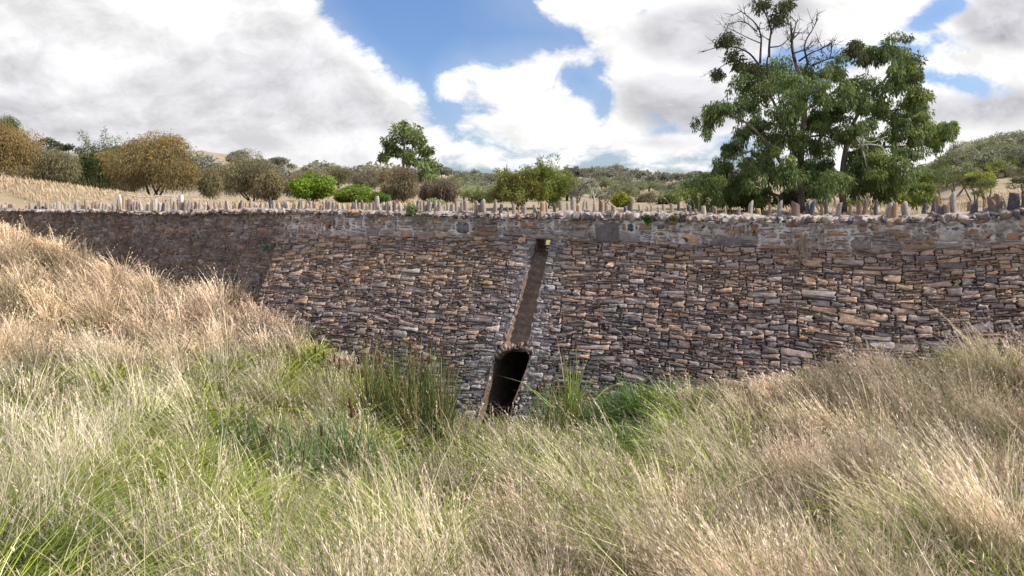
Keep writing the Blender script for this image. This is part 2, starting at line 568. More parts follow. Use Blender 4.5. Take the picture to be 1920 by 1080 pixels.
# ------------------------------------------------------------------ ground of the gully
ctrl = []
for px, py, h in [(500, 585, .3), (600, 640, .3), (700, 700, .3), (780, 775, .25), (850, 815, .2), (930, 825, .15), (1000, 815, .2), (1100, 795, .25), (1200, 765, .3),
                  (1300, 750, .35), (1400, 733, .4), (1600, 715, .45), (1800, 695, .45), (1950, 680, .45)]:
    u, s = unbat(px, py)
    p = bat(u, s)
    ctrl.append((p[0], p[1], p[2] - 0.02))
for px, py, h in [(-100, 398, .25), (0, 412, .3), (60, 425, .35), (150, 452, .4), (260, 492, .4), (350, 520, .4), (440, 545, .4)]:
    u = px2u0(px); p = vert(u, 0)
    ctrl.append((p[0], p[1], (HY - py) / F * p[1] - h))
for px, py, Y, h in [(0, 470, 17.0, .55), (0, 560, 13.5, .6), (0, 700, 9.0, .55), (0, 860, 5.6, .45), (0, 1090, 3.2, .4), (-250, 560, 13, .5), (-200, 860, 5.6, .5),
                     (200, 520, 16.0, .55), (200, 640, 12.0, .6), (300, 800, 7.6, .45), (300, 1090, 3.4, .4), (420, 640, 12.3, .6), (420, 700, 10.6, .5), (560, 760, 9.6, .4),
                     (560, 900, 6.8, .45), (640, 1000, 5.0, .5), (700, 1090, 3.8, .5), (760, 860, 8.8, .1), (870, 880, 8.2, .2), (950, 900, 7.4, .4), (950, 1000, 5.0, .5), (950, 1100, 3.8, .5),
                     (1130, 860, 8.2, .4), (1250, 850, 8.2, .4), (1300, 900, 6.4, .55), (1300, 1090, 3.8, .55), (1400, 800, 8.3, .6), (1650, 780, 7.6, .6), (1650, 900, 5.3, .6),
                     (1900, 760, 7.2, .6), (1900, 900, 4.9, .6), (1900, 1090, 3.2, .55), (2200, 800, 6.0, .5)]:
    p = P(px, py, Y)
    ctrl.append((p[0], p[1], p[2] - h))
ctrl += [(-6, 0, -1.75), (0, 0, -1.75), (6, 0, -1.65), (-8, -6, -1.7), (8, -6, -1.5)]
ctrl = np.array(ctrl)


def _tps():
    xy = ctrl[:, :2]; n = len(xy)
    d = np.linalg.norm(xy[:, None] - xy[None], axis=2)
    A = np.zeros((n + 3, n + 3))
    A[:n, :n] = d - 0.03 * np.eye(n) * -1
    A[:n, n] = 1; A[:n, n + 1:] = xy
    A[n, :n] = 1; A[n + 1:, :n] = xy.T
    return np.linalg.solve(A, np.concatenate([ctrl[:, 2], np.zeros(3)]))


_tw = _tps()


def ground(x, y):
    x, y = fold(x), fold(y)
    sh = x.shape
    q = np.stack([x.ravel(), y.ravel()], -1)
    out = np.empty(len(q))
    for i in range(0, len(q), 20000):
        d = np.linalg.norm(q[i:i + 20000, None] - ctrl[None, :, :2], axis=2)
        out[i:i + 20000] = d @ _tw[:len(ctrl)] + _tw[len(ctrl)] + q[i:i + 20000] @ _tw[len(ctrl) + 1:]
    return out.reshape(sh)


def wall_w(x, y):
    """signed distance in front of the parapet line"""
    return (x - OV[0]) * NV[0] + (y - OV[1]) * NV[1]


def wall_uu(x, y):
    return (x - OV[0]) * DV[0] + (y - OV[1]) * DV[1]


gx = np.linspace(-24, 15, 157); gy = np.linspace(-7, 25, 129)
GX, GY = np.meshgrid(gx, gy)
GZ = ground(GX, GY) + 0.05 * wob(GX, GY, 4, 1.3, 3)
keep = wall_w(GX, GY) > -0.45
idx = np.arange(GX.size).reshape(GX.shape)
qs = []
for j in range(len(gy) - 1):
    for i in range(len(gx) - 1):
        if keep[j, i] and keep[j, i + 1] and keep[j + 1, i] and keep[j + 1, i + 1]:
            qs.append((idx[j, i], idx[j, i + 1], idx[j + 1, i + 1], idx[j + 1, i]))
gob = mesh_np('ground', np.stack([GX.ravel(), GY.ravel(), GZ.ravel()], -1), None, qs, M_SOIL, smooth=True)
tag(gob, kind='structure')

# ------------------------------------------------------------------ far land: road, field and hills as one sheet to the horizon
ridge = [(-900, 150), (-500, 215), (-200, 262), (0, 288), (200, 285), (380, 281), (430, 291), (540, 312), (640, 326), (760, 333), (830, 329), (900, 336), (1000, 334), (1060, 327), (1150, 327),
         (1230, 334), (1290, 337), (1350, 332), (1500, 325), (1700, 320), (1920, 320), (2400, 320)]
rp, rz = np.array(ridge).T


def land(px, Y):
    """height of the land beyond the wall at column px and distance Y"""
    x = (px - HX) / F * Y
    z = np.interp(Y, [10, 24, 34, 60, 90], [-0.85, -0.75, 0.0, 0.55, 0.9])
    z = z + 1.35 * np.exp(-((x + 27) / 8.5) ** 2 - ((Y - 34) / 8.0) ** 2)
    # long hill across the valley
    zr = (HY - np.interp(px, rp, rz)) / F * 430.0
    t = np.clip((Y - 75) / (430 - 75), 0, 1)
    z1 = zr * (t ** 1.25)
    z1 = np.where(Y > 430, zr - (Y - 430) * 0.02, z1)
    z = np.where(Y > 75, np.maximum(z * (1 - t), 0) + z1 + t * 2.0 * wob(x, Y, 9, 90, 3), z)
    # near hill on the right
    top = np.interp(px, [1500, 1640, 1740, 1800, 1860, 1930, 2100, 2500], [395, 385, 340, 300, 276, 262, 235, 200])
    zr2 = (HY - top) / F * 125.0
    t2 = np.clip((Y - 27) / (125 - 27), 0, 1)
    z2 = zr2 * t2 ** 1.75 - 0.3
    z2 = np.where(Y > 125, zr2 - (Y - 125) * 0.12, z2)
    z = np.where(px > 1500, np.maximum(z, z2 + 0.3 * wob(x, Y, 3, 12, 2) * t2), z)
    return z


lp = np.linspace(-900, 2700, 181)
lY = np.concatenate([np.linspace(9, 40, 50), np.linspace(41, 130, 46), np.linspace(135, 470, 50), np.array([520, 700, 1200, 2500, 4500])])
LP, LY = np.meshgrid(lp, lY)
LZ = land(LP, LY)
LX = (LP - HX) / F * LY
ww = wall_w(LX, LY)
keep = ww < -0.2
idx = np.arange(LX.size).reshape(LX.shape)
qs = [(idx[j, i], idx[j, i + 1], idx[j + 1, i + 1], idx[j + 1, i]) for j in range(len(lY) - 1) for i in range(len(lp) - 1)
      if keep[j, i] and keep[j, i + 1] and keep[j + 1, i] and keep[j + 1, i + 1]]
M_LAND = mat_noise('dry_pasture', [(0.30, (0.13, 0.115, 0.07)), (0.48, (0.25, 0.20, 0.13)), (0.7, (0.38, 0.30, 0.21))], 0.09, 8, 0.65, 0.3, 0.1, 0.95, 1.3)
lob = mesh_np('terrain', np.stack([LX.ravel(), LY.ravel(), LZ.ravel()], -1), None, qs, M_LAND, smooth=True)
tag(lob, kind='structure')
# the road on the causeway, between the two parapets
ru = np.linspace(U_LEFT, U_RIGHT, 40)
rw = np.linspace(-0.5, -5.6, 8)
RU, RW = np.meshgrid(ru, rw)
RZ = -0.70 + 0.03 * wob(RU, RW, 12, 2.0, 2) - 0.03 * np.abs(RW + 3)
rv = vert(RU.ravel(), RZ.ravel(), RW.ravel())
idx = np.arange(RU.size).reshape(RU.shape)
qs = [(idx[j, i], idx[j, i + 1], idx[j + 1, i + 1], idx[j + 1, i]) for j in range(len(rw) - 1) for i in range(len(ru) - 1)]
tag(mesh_np('road', rv, None, qs, M_ROAD, smooth=True), kind='structure')


# ------------------------------------------------------------------ masonry
def courses(width, height, wr, hr, rng, long_=0.25, dx=0.02):
    """lay stones from the bottom up on a growing skyline: returns (uL, uR, [bottom heights], [top heights])"""
    n = int(width / dx)
    sky = np.zeros(n) + 0.02 * np.abs(np.sin(np.arange(n) * 0.07))
    out = []
    wmin = max(3, int(wr[0] / dx))
    it = 0
    while it < 60000:
        it += 1
        i0 = int(np.argmin(sky))
        lev = sky[i0]
        if lev >= height: break
        tol = 0.016
        a = i0
        while a > 0 and sky[a - 1] <= lev + tol: a -= 1
        b = i0
        while b < n - 1 and sky[b + 1] <= lev + tol: b += 1
        val = b - a + 1
        w = int((wr[0] + (wr[1] - wr[0]) * rng.rand() ** 1.9) / dx)
        if rng.rand() < long_: w = int(w * rng.uniform(1.2, 1.9))
        h = hr[0] + (hr[1] - hr[0]) * rng.rand() ** 1.8
        if rng.rand() < 0.06: w, h = int(rng.uniform(.35, .8) * (wr[1] / .5) / dx), hr[1] * rng.uniform(.9, 1.45)
        if w * dx < h * 2.2 and rng.rand() < 0.75: w = int(h * rng.uniform(2.2, 3.4) / dx)
        if val <= wmin * 1.7 or val - w < wmin:
            if val > 1.6 * w and val > 2 * wmin: w = val // 2
            else: w = val
        w = min(w, val)
        if w * dx < 0.16 and rng.rand() < 0.8: h = min(h, max(hr[0], 0.45 * w * dx))
        if val == w or rng.rand() < 0.5: lo = a
        else: lo = b - w + 1
        hi = lo + w
        # match a neighbour's bed when it is close
        nb = [sky[k] for k in (lo - 1, hi) if 0 <= k < n and 0.35 * h < sky[k] - lev < 1.5 * h]
        if nb and rng.rand() < 0.45: h = nb[rng.randint(len(nb))] - lev
        seg = sky[lo:hi].copy()
        tilt = rng.normal(0, 0.017) * min((w * dx) / 0.3, 1.3)
        top = np.maximum(seg + 0.012, lev + h + np.linspace(-tilt, tilt, w))
        if w > 6:
            top = top + 0.004 * np.sin(np.linspace(0, pi * rng.uniform(1, 3), w) + rng.uniform(0, 6))
        out.append((lo * dx, hi * dx, seg, top))
        sky[lo:hi] = top
    return out


def clip(poly, f):
    """keep the part of a polygon where f(p) >= 0"""
    out = []
    n = len(poly)
    for i in range(n):
        p, q = poly[i], poly[(i + 1) % n]
        fp, fq = f(p), f(q)
        if fp >= 0: out.append(p)
        if (fp >= 0) != (fq >= 0):
            t = fp / (fp - fq)
            out.append(p + (q - p) * t)
    return np.array(out) if len(out) > 2 else None


def outline(st, rng, gap=(0.0005, 0.0065), chip=0.9):
    uL, uR, seg, top = st
    g = rng.uniform(*gap)
    w = uR - uL
    hL, hR = top[0] - seg[0], top[-1] - seg[-1]
    hm = min(hL, hR, w)
    k = 3 if w < 0.25 else (4 if w < 0.5 else 6)
    ts = np.linspace(0, 1, k + 2)[1:-1]
    ii = (ts * (len(seg) - 1)).astype(int)
    cb = lambda: rng.uniform(0.06, 0.38) * hm * (1.8 if rng.rand() < chip * 0.5 else 1)
    pts = []
    c1, c2, c3, c4 = cb(), cb(), cb(), cb()
    pts.append((uL + g + c1, seg[0] + g))
    for t, i in zip(ts, ii): pts.append((uL + t * w, seg[i] + g + abs(rng.normal(0, 0.004))))
    pts.append((uR - g - c2, seg[-1] + g))
    pts.append((uR - g, seg[-1] + g + c2 * rng.uniform(0.5, 1.3)))
    pts.append((uR - g + rng.normal(0, 0.006) - 0.02 * abs(rng.normal()), 0.5 * (seg[-1] + top[-1])))
    pts.append((uR - g, top[-1] - g - c3 * rng.uniform(0.4, 1.0)))
    pts.append((uR - g - c3, top[-1] - g))
    for t, i in zip(ts[::-1], ii[::-1]): pts.append((uL + t * w, top[i] - g - abs(rng.normal(0, 0.006))))
    pts.append((uL + g + c4, top[0] - g))
    pts.append((uL + g, top[0] - g - c4 * rng.uniform(0.4, 1.0)))
    pts.append((uL + g + rng.normal(0, 0.006) + 0.02 * abs(rng.normal()), 0.5 * (seg[0] + top[0])))
    pts.append((uL + g, seg[0] + g + c1 * rng.uniform(0.5, 1.3)))
    return np.array(pts)


def stone(acc, poly, proj, rng, col, lich, depth=(0.0, 0.04), back=-0.07, bev=0.010, tiltk=0.03):
    """one stone: back ring, outer ring, rounded front ring and a slightly domed face"""
    n = len(poly)
    c = poly.mean(0)
    d = rng.uniform(*depth)
    size = np.ptp(poly, axis=0)
    tu, tv = rng.normal(0, tiltk), rng.normal(0, tiltk * 1.6)
    rel = poly - c
    r = np.linalg.norm(rel, axis=1)
    pl = d + rel[:, 0] * np.clip(tu, -0.06, 0.06) + rel[:, 1] * np.clip(tv, -0.12, 0.12)
    bv = min(bev, 0.22 * size.min())
    ring2 = c + rel * (1 - bv / np.maximum(r, 0.02))[:, None]
    ring3 = c + rel * (0.55 + rng.uniform(-0.08, 0.08, n))[:, None]
    pl2 = pl + rng.normal(0, 0.0035, n)
    pl3 = d + 0.004 + (ring3 - c)[:, 0] * tu + (ring3 - c)[:, 1] * tv + rng.normal(0, 0.004, n)
    uv = np.vstack([poly, poly, ring2, ring3, c[None]])
    w = np.concatenate([np.full(n, back), pl - bv * 0.9, pl2, pl3, [d + 0.006]])
    V = proj(uv[:, 0], uv[:, 1], w)
    i = np.arange(n); j = (i + 1) % n
    q = np.concatenate([np.stack([k * n + i, k * n + j, (k + 1) * n + j, (k + 1) * n + i], -1) for k in range(3)])
    t = np.stack([3 * n + i, 3 * n + j, np.full(n, 4 * n)], -1)
    acc.add(V, t, q, col, lich)


PAL = np.array([1.03, 1.0, 0.93]) * np.array([(.430, .292, .215), (.510, .310, .185), (.375, .280, .245), (.338, .275, .262), (.290, .262, .268), (.098, .102, .124), (.160, .154, .172), (.460, .385, .345), (.56, .50, .47)])


def pick(rng, wts):
    wts = np.asarray(wts, float)
    k = rng.choice(len(PAL), p=wts / wts.sum())
    c = PAL[k] * rng.uniform(0.80, 1.16)
    g = c.mean()
    c = c + (g - c) * rng.uniform(0.0, 0.35)
    return np.clip(c * (1 + rng.normal(0, 0.012, 3)), 0.02, 0.7)


wall = thing('causeway_wall', 'long battered dry stone wall with mortared parapet, drain chute, culvert arch and a crest of upright stones', 'stone wall', (*OV, -3.6))

# --- battered dry-stone face
rng = np.random.RandomState(7)
SMAX = 4.1
UB0 = E1[0] - 0.4
acc = Acc()
for st in courses(U_RIGHT - UB0, SMAX, (0.09, 0.52), (0.020, 0.100), rng, 0.28):
    poly = outline(st, rng)
    poly[:, 0] += UB0
    poly[:, 1] = SMAX - poly[:, 1]          # now (u, s) with s measured down from the ledge
    poly = poly[::-1]
    cu, cs = poly.mean(0)
    # beds wander a little, more so low on the right
    poly[:, 1] += 0.035 * np.sin(poly[:, 0] * 0.9 + 1.3 * poly[:, 1]) + 0.02 * np.sin(poly[:, 0] * 2.3 + 0.7) - 0.02
    cu, cs = poly.mean(0)
    p = bat(cu, cs)
    if p[2] < ground(p[0], p[1]) - 0.45: continue
    if poly[:, 1].min() < 0:
        poly = clip(poly, lambda q: q[1])
        if poly is None: continue
    pieces = [poly]
    if poly[:, 0].min() < line_u(E0, E1, cs) + 0.1:
        r_ = clip(poly, lambda q: q[0] - line_u(E0, E1, q[1]))
        pieces = [] if r_ is None else [r_]
    res = []
    for pc in pieces:
        l_, r_ = openL(cs), openR(cs)
        if pc[:, 0].max() > l_ - 0.02 and pc[:, 0].min() < r_ + 0.02:
            fa = CHL if cs < S_MID else ARL
            fb = CHR if cs < S_MID else ARR
            for f in (lambda q, e=rng.uniform(-.005, .035): line_u(*fa, q[1]) - e - q[0], lambda q, e=rng.uniform(-.005, .035): q[0] - line_u(*fb, q[1]) - e):
                k = clip(pc, f)
                if k is not None and np.ptp(k[:, 0]) > 0.03 and np.ptp(k[:, 1]) > 0.015: res.append(k)
        else:
            res.append(pc)
    band = 0.5 + 0.5 * np.sin(cu * 0.8 + cs * 2.4 + 0.8)
    low = np.clip(cs / 3.2, 0, 1)
    dch = max(0.0, min(abs(cu - openL(cs)), abs(cu - openR(cs))))
    near = math.exp(-(dch / 0.38) ** 2)
    size = np.ptp(poly[:, 0]) * np.ptp(poly[:, 1])
    wts = np.array([3.2 - 1.3 * low, 1.7 - 1.0 * low, 2.2, 2.2 + low, 1.4 + 1.3 * low, 0.5 + 1.2 * low + 0.9 * band * low, 0.7 + 1.0 * low, 0.55, 0.12])
    sl_ = max(0.0, float(wob(cu, cs * 3.0, 61, 1.9, 2))) * (0.3 + low) * (1.0 if cu > 0.2 else 0.55)
    wts[5] *= 1 + 5 * sl_; wts[6] *= 1 + 5 * sl_
    if cu < px2u0(760) and cs < 1.2: wts[[0, 1, 2]] *= 2.2
    lich = 0.16 + 0.85 * near + 0.35 * low * math.exp(-((cu + 0.9) / 1.6) ** 2) + rng.uniform(-0.1, 0.14)
    for k in res:
        c = pick(rng, wts)
        # neighbouring stones come from the same beds: browner high up, mauve-grey low down
        lo_ = np.clip(low * 1.25 + 0.28 * wob(cu, cs * 2.2, 88, 2.2, 2), 0, 1)
        reg = np.array([.40, .28, .205]) * (1 - lo_) + np.array([.24, .21, .21]) * lo_
        c = c * 0.70 + reg * 0.30 * rng.uniform(.75, 1.1)
        if near > 0.15: c = c * (1 - 0.35 * near) + np.array([.36, .32, .305]) * 0.35 * near
        stone(acc, k, bat, rng, c, lich, (-0.012, 0.034), -0.09, 0.005, 0.045)
acc.build('dry_stone_face', M_STONE, wall)

# --- dark core behind the joints, on either side of the chute and culvert
acc = Acc()
ss = np.concatenate([np.linspace(0, S_MID - 0.01, 30), np.linspace(S_MID + 0.01, SMAX, 20)])


def strip(fa, fb, n, w):
    V = []
    for s in ss:
        a, b = fa(s), fb(s)
        V.append(bat(np.linspace(a, b, n), np.full(n, s), w))
    V = np.concatenate(V)
    q = [(j * n + i, j * n + i + 1, (j + 1) * n + i + 1, (j + 1) * n + i) for j in range(len(ss) - 1) for i in range(n - 1)]
    acc.add(V, None, q)


strip(lambda s: line_u(E0, E1, s) + 0.01, openL, 30, -0.050)
strip(openR, lambda s: U_RIGHT, 60, -0.050)
V = []
for s in ss:   # the sloping end returns to the older wall behind
    a = line_u(E0, E1, s) + 0.01
    p = bat(a, s, -0.01); q_ = vert(a + 0.0, p[2], -0.15)
    V += [p, q_]
q = [(2 * j, 2 * j + 1, 2 * j + 3, 2 * j + 2) for j in range(len(ss) - 1)]
acc.add(np.array(V), None, q)
acc.build('wall_core', M_BACK, wall)

# --- older wall on the left, mortared rubble, and the parapet above the ledge
rng = np.random.RandomState(21)


def mortared(u0, u1, zb, ztf, wr, hr, name, wface, hole=None):
    acc = Acc(); H = 1.0
    um = 0.5 * (u0 + u1)
    href = float(np.mean(ztf(np.linspace(u0, u1, 9)) - zb(np.linspace(u0, u1, 9))))
    for st in courses(u1 - u0, href, wr, hr, rng, 0.3):
        g0 = rng.uniform(0.010, 0.028)
        poly = outline(st, rng, (0.006, 0.020), 0.9)
        poly[:, 0] += u0
        fr = poly[:, 1] / href
        if fr.max() > 1.02:
            poly[:, 1] = np.minimum(poly[:, 1], href); fr = poly[:, 1] / href
        zz = zb(poly[:, 0]) + fr * (ztf(poly[:, 0]) - zb(poly[:, 0]))
        poly = np.stack([poly[:, 0], zz], -1)
        if np.ptp(zz) < 0.02: continue
        cu, cz = poly.mean(0)
        p = vert(cu, cz)
        if cz < ground(p[0], p[1]) - 0.4: continue
        c = pick(rng, [1.6, 1.3, 2.0, 2.6, 3.0, 0.6, 0.9, 1.2, 0.5])
        c = 0.92 * c + 0.08 * np.array([.23, .19, .15])
        if rng.rand() < 0.22: c = np.array([.34, .215, .13]) * rng.uniform(.7, 1.1)
        if wface < 0: c = c * float(np.interp(cu, [px2u0(430), px2u0(600)], [WING_SHADE, 1.0]))
        stone(acc, poly, lambda a, b, w: vert(a, b, wface + w), rng, c, 0.22 + rng.uniform(-0.15, 0.25), (-0.006, 0.018), -0.06, 0.010, 0.02)
    return acc


WING_SHADE = 0.70  # shade on the left wing, multiplied into its stone colours
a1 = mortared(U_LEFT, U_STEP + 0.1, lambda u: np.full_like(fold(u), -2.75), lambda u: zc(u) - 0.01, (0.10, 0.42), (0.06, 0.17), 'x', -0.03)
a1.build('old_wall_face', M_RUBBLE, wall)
a2 = mortared(U_STEP, U_RIGHT, lambda u: zl(u) - 0.05, lambda u: zc(u) - 0.01, (0.16, 0.62), (0.05, 0.20), 'x', 0.006)
a2.build('parapet_face', M_RUBBLE, wall)
# mortar surface that the rubble is bedded in, lumpy
acc = Acc()


def lumpy(u0, u1, zb, ztf, nu, nv, w, seed):
    U, T = np.meshgrid(np.linspace(u0, u1, nu), np.linspace(0, 1, nv))
    Z = zb(U) + T * (ztf(U) - zb(U))
    r = np.random.RandomState(seed)
    Wd = w + 0.006 * r.standard_normal(U.shape) + 0.010 * wob(U, Z, seed, 0.35, 3)
    V = vert(U.ravel(), Z.ravel(), Wd.ravel())
    idx = np.arange(U.size).reshape(U.shape)
    q = np.stack([idx[:-1, :-1], idx[:-1, 1:], idx[1:, 1:], idx[1:, :-1]], -1).reshape(-1, 4)
    acc.add(V, None, q)


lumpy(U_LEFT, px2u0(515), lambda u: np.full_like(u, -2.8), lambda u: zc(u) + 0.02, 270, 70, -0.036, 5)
acc.build('shaded_mortar_bed', M_SHADEMORTAR, wall, smooth=True)
acc = Acc()
lumpy(px2u0(515), U_STEP + 0.1, lambda u: np.full_like(u, -2.8), lambda u: zc(u) + 0.02, 60, 70, -0.036, 5)
lumpy(U_STEP, U_RIGHT, lambda u: zl(u) - 0.015, lambda u: zc(u) + 0.02, 330, 16, -0.004, 6)
acc.build('mortar_bed', M_MORTAR, wall, smooth=True)

# a dressed dark slab let into the parapet, and the lintel over the drain hole
rng = np.random.RandomState(5)


def slab(name, px0, px1, py0, py1, w, col, lich=0.3):
    Yv = vert(px2u0((px0 + px1) / 2), 0)[1]
    a = Acc()
    u0, u1 = px2u0(px0), px2u0(px1)
    z0, z1 = (HY - py1) / F * Yv, (HY - py0) / F * Yv
    n = 5
    pts = [(u0 + (u1 - u0) * t, z0 + rng.normal(0, .004)) for t in np.linspace(0.02, 0.98, n)] + [(u1, z0 + (z1 - z0) * t) for t in (0.15, 0.6)] + \
          [(u0 + (u1 - u0) * t, z1 + rng.normal(0, .006)) for t in np.linspace(0.9, 0.06, n)] + [(u0, z0 + (z1 - z0) * t) for t in (0.85, 0.4)]
    stone(a, np.array(pts), lambda p, q, ww_: vert(p, q, ww_), rng, col, lich, (w, w), -0.08, 0.012, 0.0)
    return a.build(name, M_RUBBLE, wall)


slab('dressed_slab', 1119, 1160, 419, 455, 0.055, (.16, .135, .14), 0.2)
slab('lintel', 996, 1046, 440, 448, 0.045, (.30, .25, .21), 0.5)

# --- drain chute, drain hole and culvert
acc = Acc()
ns, nk = 60, 11
S0 = unbat(1020, 464)[1]
rng = np.random.RandomState(3)
V, CC = [], []
svals = np.linspace(S0, S_MID + 0.10, ns)
for s in svals:
    l_, r_ = line_u(*CHL, s) - 0.03, line_u(*CHR, s) + 0.03
    uu = np.linspace(l_, r_, nk)
    tt = np.linspace(-1, 1, nk)
    dep = -0.17 * (1 - np.abs(tt) ** 3.2) + 0.012 * rng.standard_normal(nk)
    dep = dep + 0.015 * np.sin(s * 40 + rng.uniform(0, 1))
    if s > S_MID - 0.2: dep = dep * (1 - (s - (S_MID - 0.2)) / 0.30 * 0.75)
    V.append(bat(uu, np.full(nk, s), dep))
V = np.concatenate(V)
q = [(j * nk + i, j * nk + i + 1, (j + 1) * nk + i + 1, (j + 1) * nk + i) for j in range(ns - 1) for i in range(nk - 1)]
acc.add(V, None, q)
acc.build('drain_chute', M_CHUTE, wall, smooth=False)

acc = Acc()     # rectangular hole through the wall: sides, floor and roof, open at both ends
hl, hr_ = CHL[0][0] - 0.02, CHR[0][0] + 0.01
hz0 = float(bat(0.5 * (hl + hr_), S0)[2]) - 0.04
hz1 = float(zl(0.0)) - 0.005
rect = [(hl, hz0), (hr_, hz0), (hr_, hz1), (hl, hz1)]
dep = [0.10, -0.05, -0.2, -0.35, -0.55]
V = []
for w in dep:
    for (u, z) in rect:
        V.append(vert(u + rng.normal(0, .006), z + rng.normal(0, .006), w))
q = [(j * 4 + i, j * 4 + (i + 1) % 4, (j + 1) * 4 + (i + 1) % 4, (j + 1) * 4 + i) for j in range(len(dep) - 1) for i in range(4)]
acc.add(np.array(V), None, q)
acc.build('drain_hole', M_CHUTE, wall)

acc = Acc()     # culvert: arched tunnel running back under the road
nA = 26


def arch(depth):
    """outline of the culvert opening (u, z), from the foot on the left over the crown to the foot on the right"""
    pl0, pr0 = bat(*ARL[0]), bat(*ARR[0]); pl1, pr1 = bat(*ARL[1]), bat(*ARR[1])
    crown = bat(unbat(962, 656)[0], S_ARCH)
    return pl0, pr0, pl1, pr1, crown


pl0, pr0, pl1, pr1, crown = arch(0)
path = spline([pl1 + np.array([0, 0, -0.5]), pl1, (pl0 + pl1) / 2, pl0, (pl0 * .42 + crown * .58) + np.array([-0.03, 0, 0.05]), crown, (pr0 * .42 + crown * .58) + np.array([0.03, 0, .05]), pr0, (pr0 + pr1) / 2, pr1, pr1 + np.array([0, 0, -0.5])], nA)
dirn = np.array([-NV[0], -NV[1], 0.02])
V = []
ds = [-0.05, 0.10, 0.3, 0.55, 0.85, 1.2, 1.7, 2.4, 3.4, 4.8]
for k, dd in enumerate(ds):
    # further in, the tunnel straightens to an upright section
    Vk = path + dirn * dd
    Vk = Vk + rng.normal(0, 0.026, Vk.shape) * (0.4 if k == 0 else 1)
    V.append(Vk)
V = np.concatenate(V)
q = [(j * nA + i, j * nA + i + 1, (j + 1) * nA + i + 1, (j + 1) * nA + i) for j in range(len(ds) - 1) for i in range(nA - 1)]
acc.add(V, None, q)
b0 = (len(ds) - 1) * nA
cen = V[b0:].mean(0)
acc.add(np.vstack([V[b0:], cen]), [(i, i + 1, nA) for i in range(nA - 1)])
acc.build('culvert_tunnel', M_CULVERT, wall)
# voussoirs: thin slabs on edge round the crown
acc = Acc()
sub = spline([pl0 * 0.8 + pl1 * 0.2, pl0, (pl0 * .42 + crown * .58) + np.array([-0.03, 0, 0.05]), crown, (pr0 * .42 + crown * .58) + np.array([0.03, 0, .05]), pr0, pr0 * 0.8 + pr1 * 0.2], 23)
mid = (pl0 + pr0) / 2 - np.array([0, 0, 0.1])
fn = np.array([NV[0] / SQ, NV[1] / SQ, B / SQ])
for i in range(22):
    a, b = sub[i], sub[i + 1]
    out_ = (a + b) / 2 - mid; out_ -= fn * out_.dot(fn); out_ /= np.linalg.norm(out_)
    L = rng.uniform(0.05, 0.15)
    a2_, b2_ = a + out_ * L + (a - b) * 0.06, b + out_ * L + (b - a) * 0.06
    d0, d1 = fn * rng.uniform(0.0, 0.035), fn * -0.15
    ins = (b - a) * 0.06
    f4 = [a + ins, b - ins, b2_ - ins, a2_ + ins]
    V = np.array([p + d0 + rng.normal(0, .006, 3) for p in f4] + [p + d1 for p in f4])
    q = [(0, 1, 2, 3), (0, 4, 5, 1), (1, 5, 6, 2), (2, 6, 7, 3), (3, 7, 4, 0)]
    acc.add(V, None, q, pick(rng, [1, .0, 2, 3, 3, 2.5, 2.5, 0, 0]) * .55, 0.22)
acc.build('culvert_arch_ring', M_STONE, wall)
# --- rough lime render beside the chute and round the culvert: thin broken skim over the stones
acc = Acc()
rng = np.random.RandomState(44)
for side in (0, 1):
    nn, mm = 90, 16
    sv = np.linspace(0.02, 3.1, nn)
    rows = []
    for s in sv:
        wid_ = 0.20 + 0.10 * sin(s * 3.1 + side * 2) + 0.08 * sin(s * 7.3) + 0.22 * max(0, s - 1.9)
        e = (openL(s) if side == 0 else openR(s)) + 0.022 * float(wob(s, 0.0, 90 + side, 0.22, 3))
        uu = np.linspace(e - 0.0, e - wid_, mm) if side == 0 else np.linspace(e, e + wid_, mm)
        tt = np.linspace(0, 1, mm)
        wv = 0.016 - 0.030 * tt ** 1.5 + 0.012 * rng.standard_normal(mm) + 0.016 * wob(uu, np.full(mm, s), 71, 0.22, 3)
        rows.append(bat(uu, np.full(mm, s), wv))
    V = np.concatenate(rows)
    q = [(j * mm + i, j * mm + i + 1, (j + 1) * mm + i + 1, (j + 1) * mm + i) for j in range(nn - 1) for i in range(mm - 1)]
    acc.add(V, None, q)
acc.build('lime_render', M_RENDER, wall, smooth=True)
# --- back of the parapet and its top bed
acc = Acc()
uu = np.linspace(U_LEFT, U_RIGHT, 60)


def sheet(rows):
    n = len(rows[0]); V = np.concatenate(rows)
    q = [(j * n + i, j * n + i + 1, (j + 1) * n + i + 1, (j + 1) * n + i) for j in range(len(rows) - 1) for i in range(n - 1)]
    acc.add(V, None, q)


for ua, ub in ((U_LEFT, hl), (hr_, U_RIGHT)):
    uu = np.linspace(ua, ub, 40)
    sheet([vert(uu, zc(uu), -0.02), vert(uu, zc(uu) - 0.01, -0.5), vert(uu, np.full(40, -1.2), -0.52)])
uu = np.linspace(hl, hr_, 4)
sheet([vert(uu, zc(uu), -0.02), vert(uu, zc(uu) - 0.01, -0.5), vert(uu, np.full(4, hz1), -0.5)])
acc.build('parapet_back', M_MORTAR, wall)


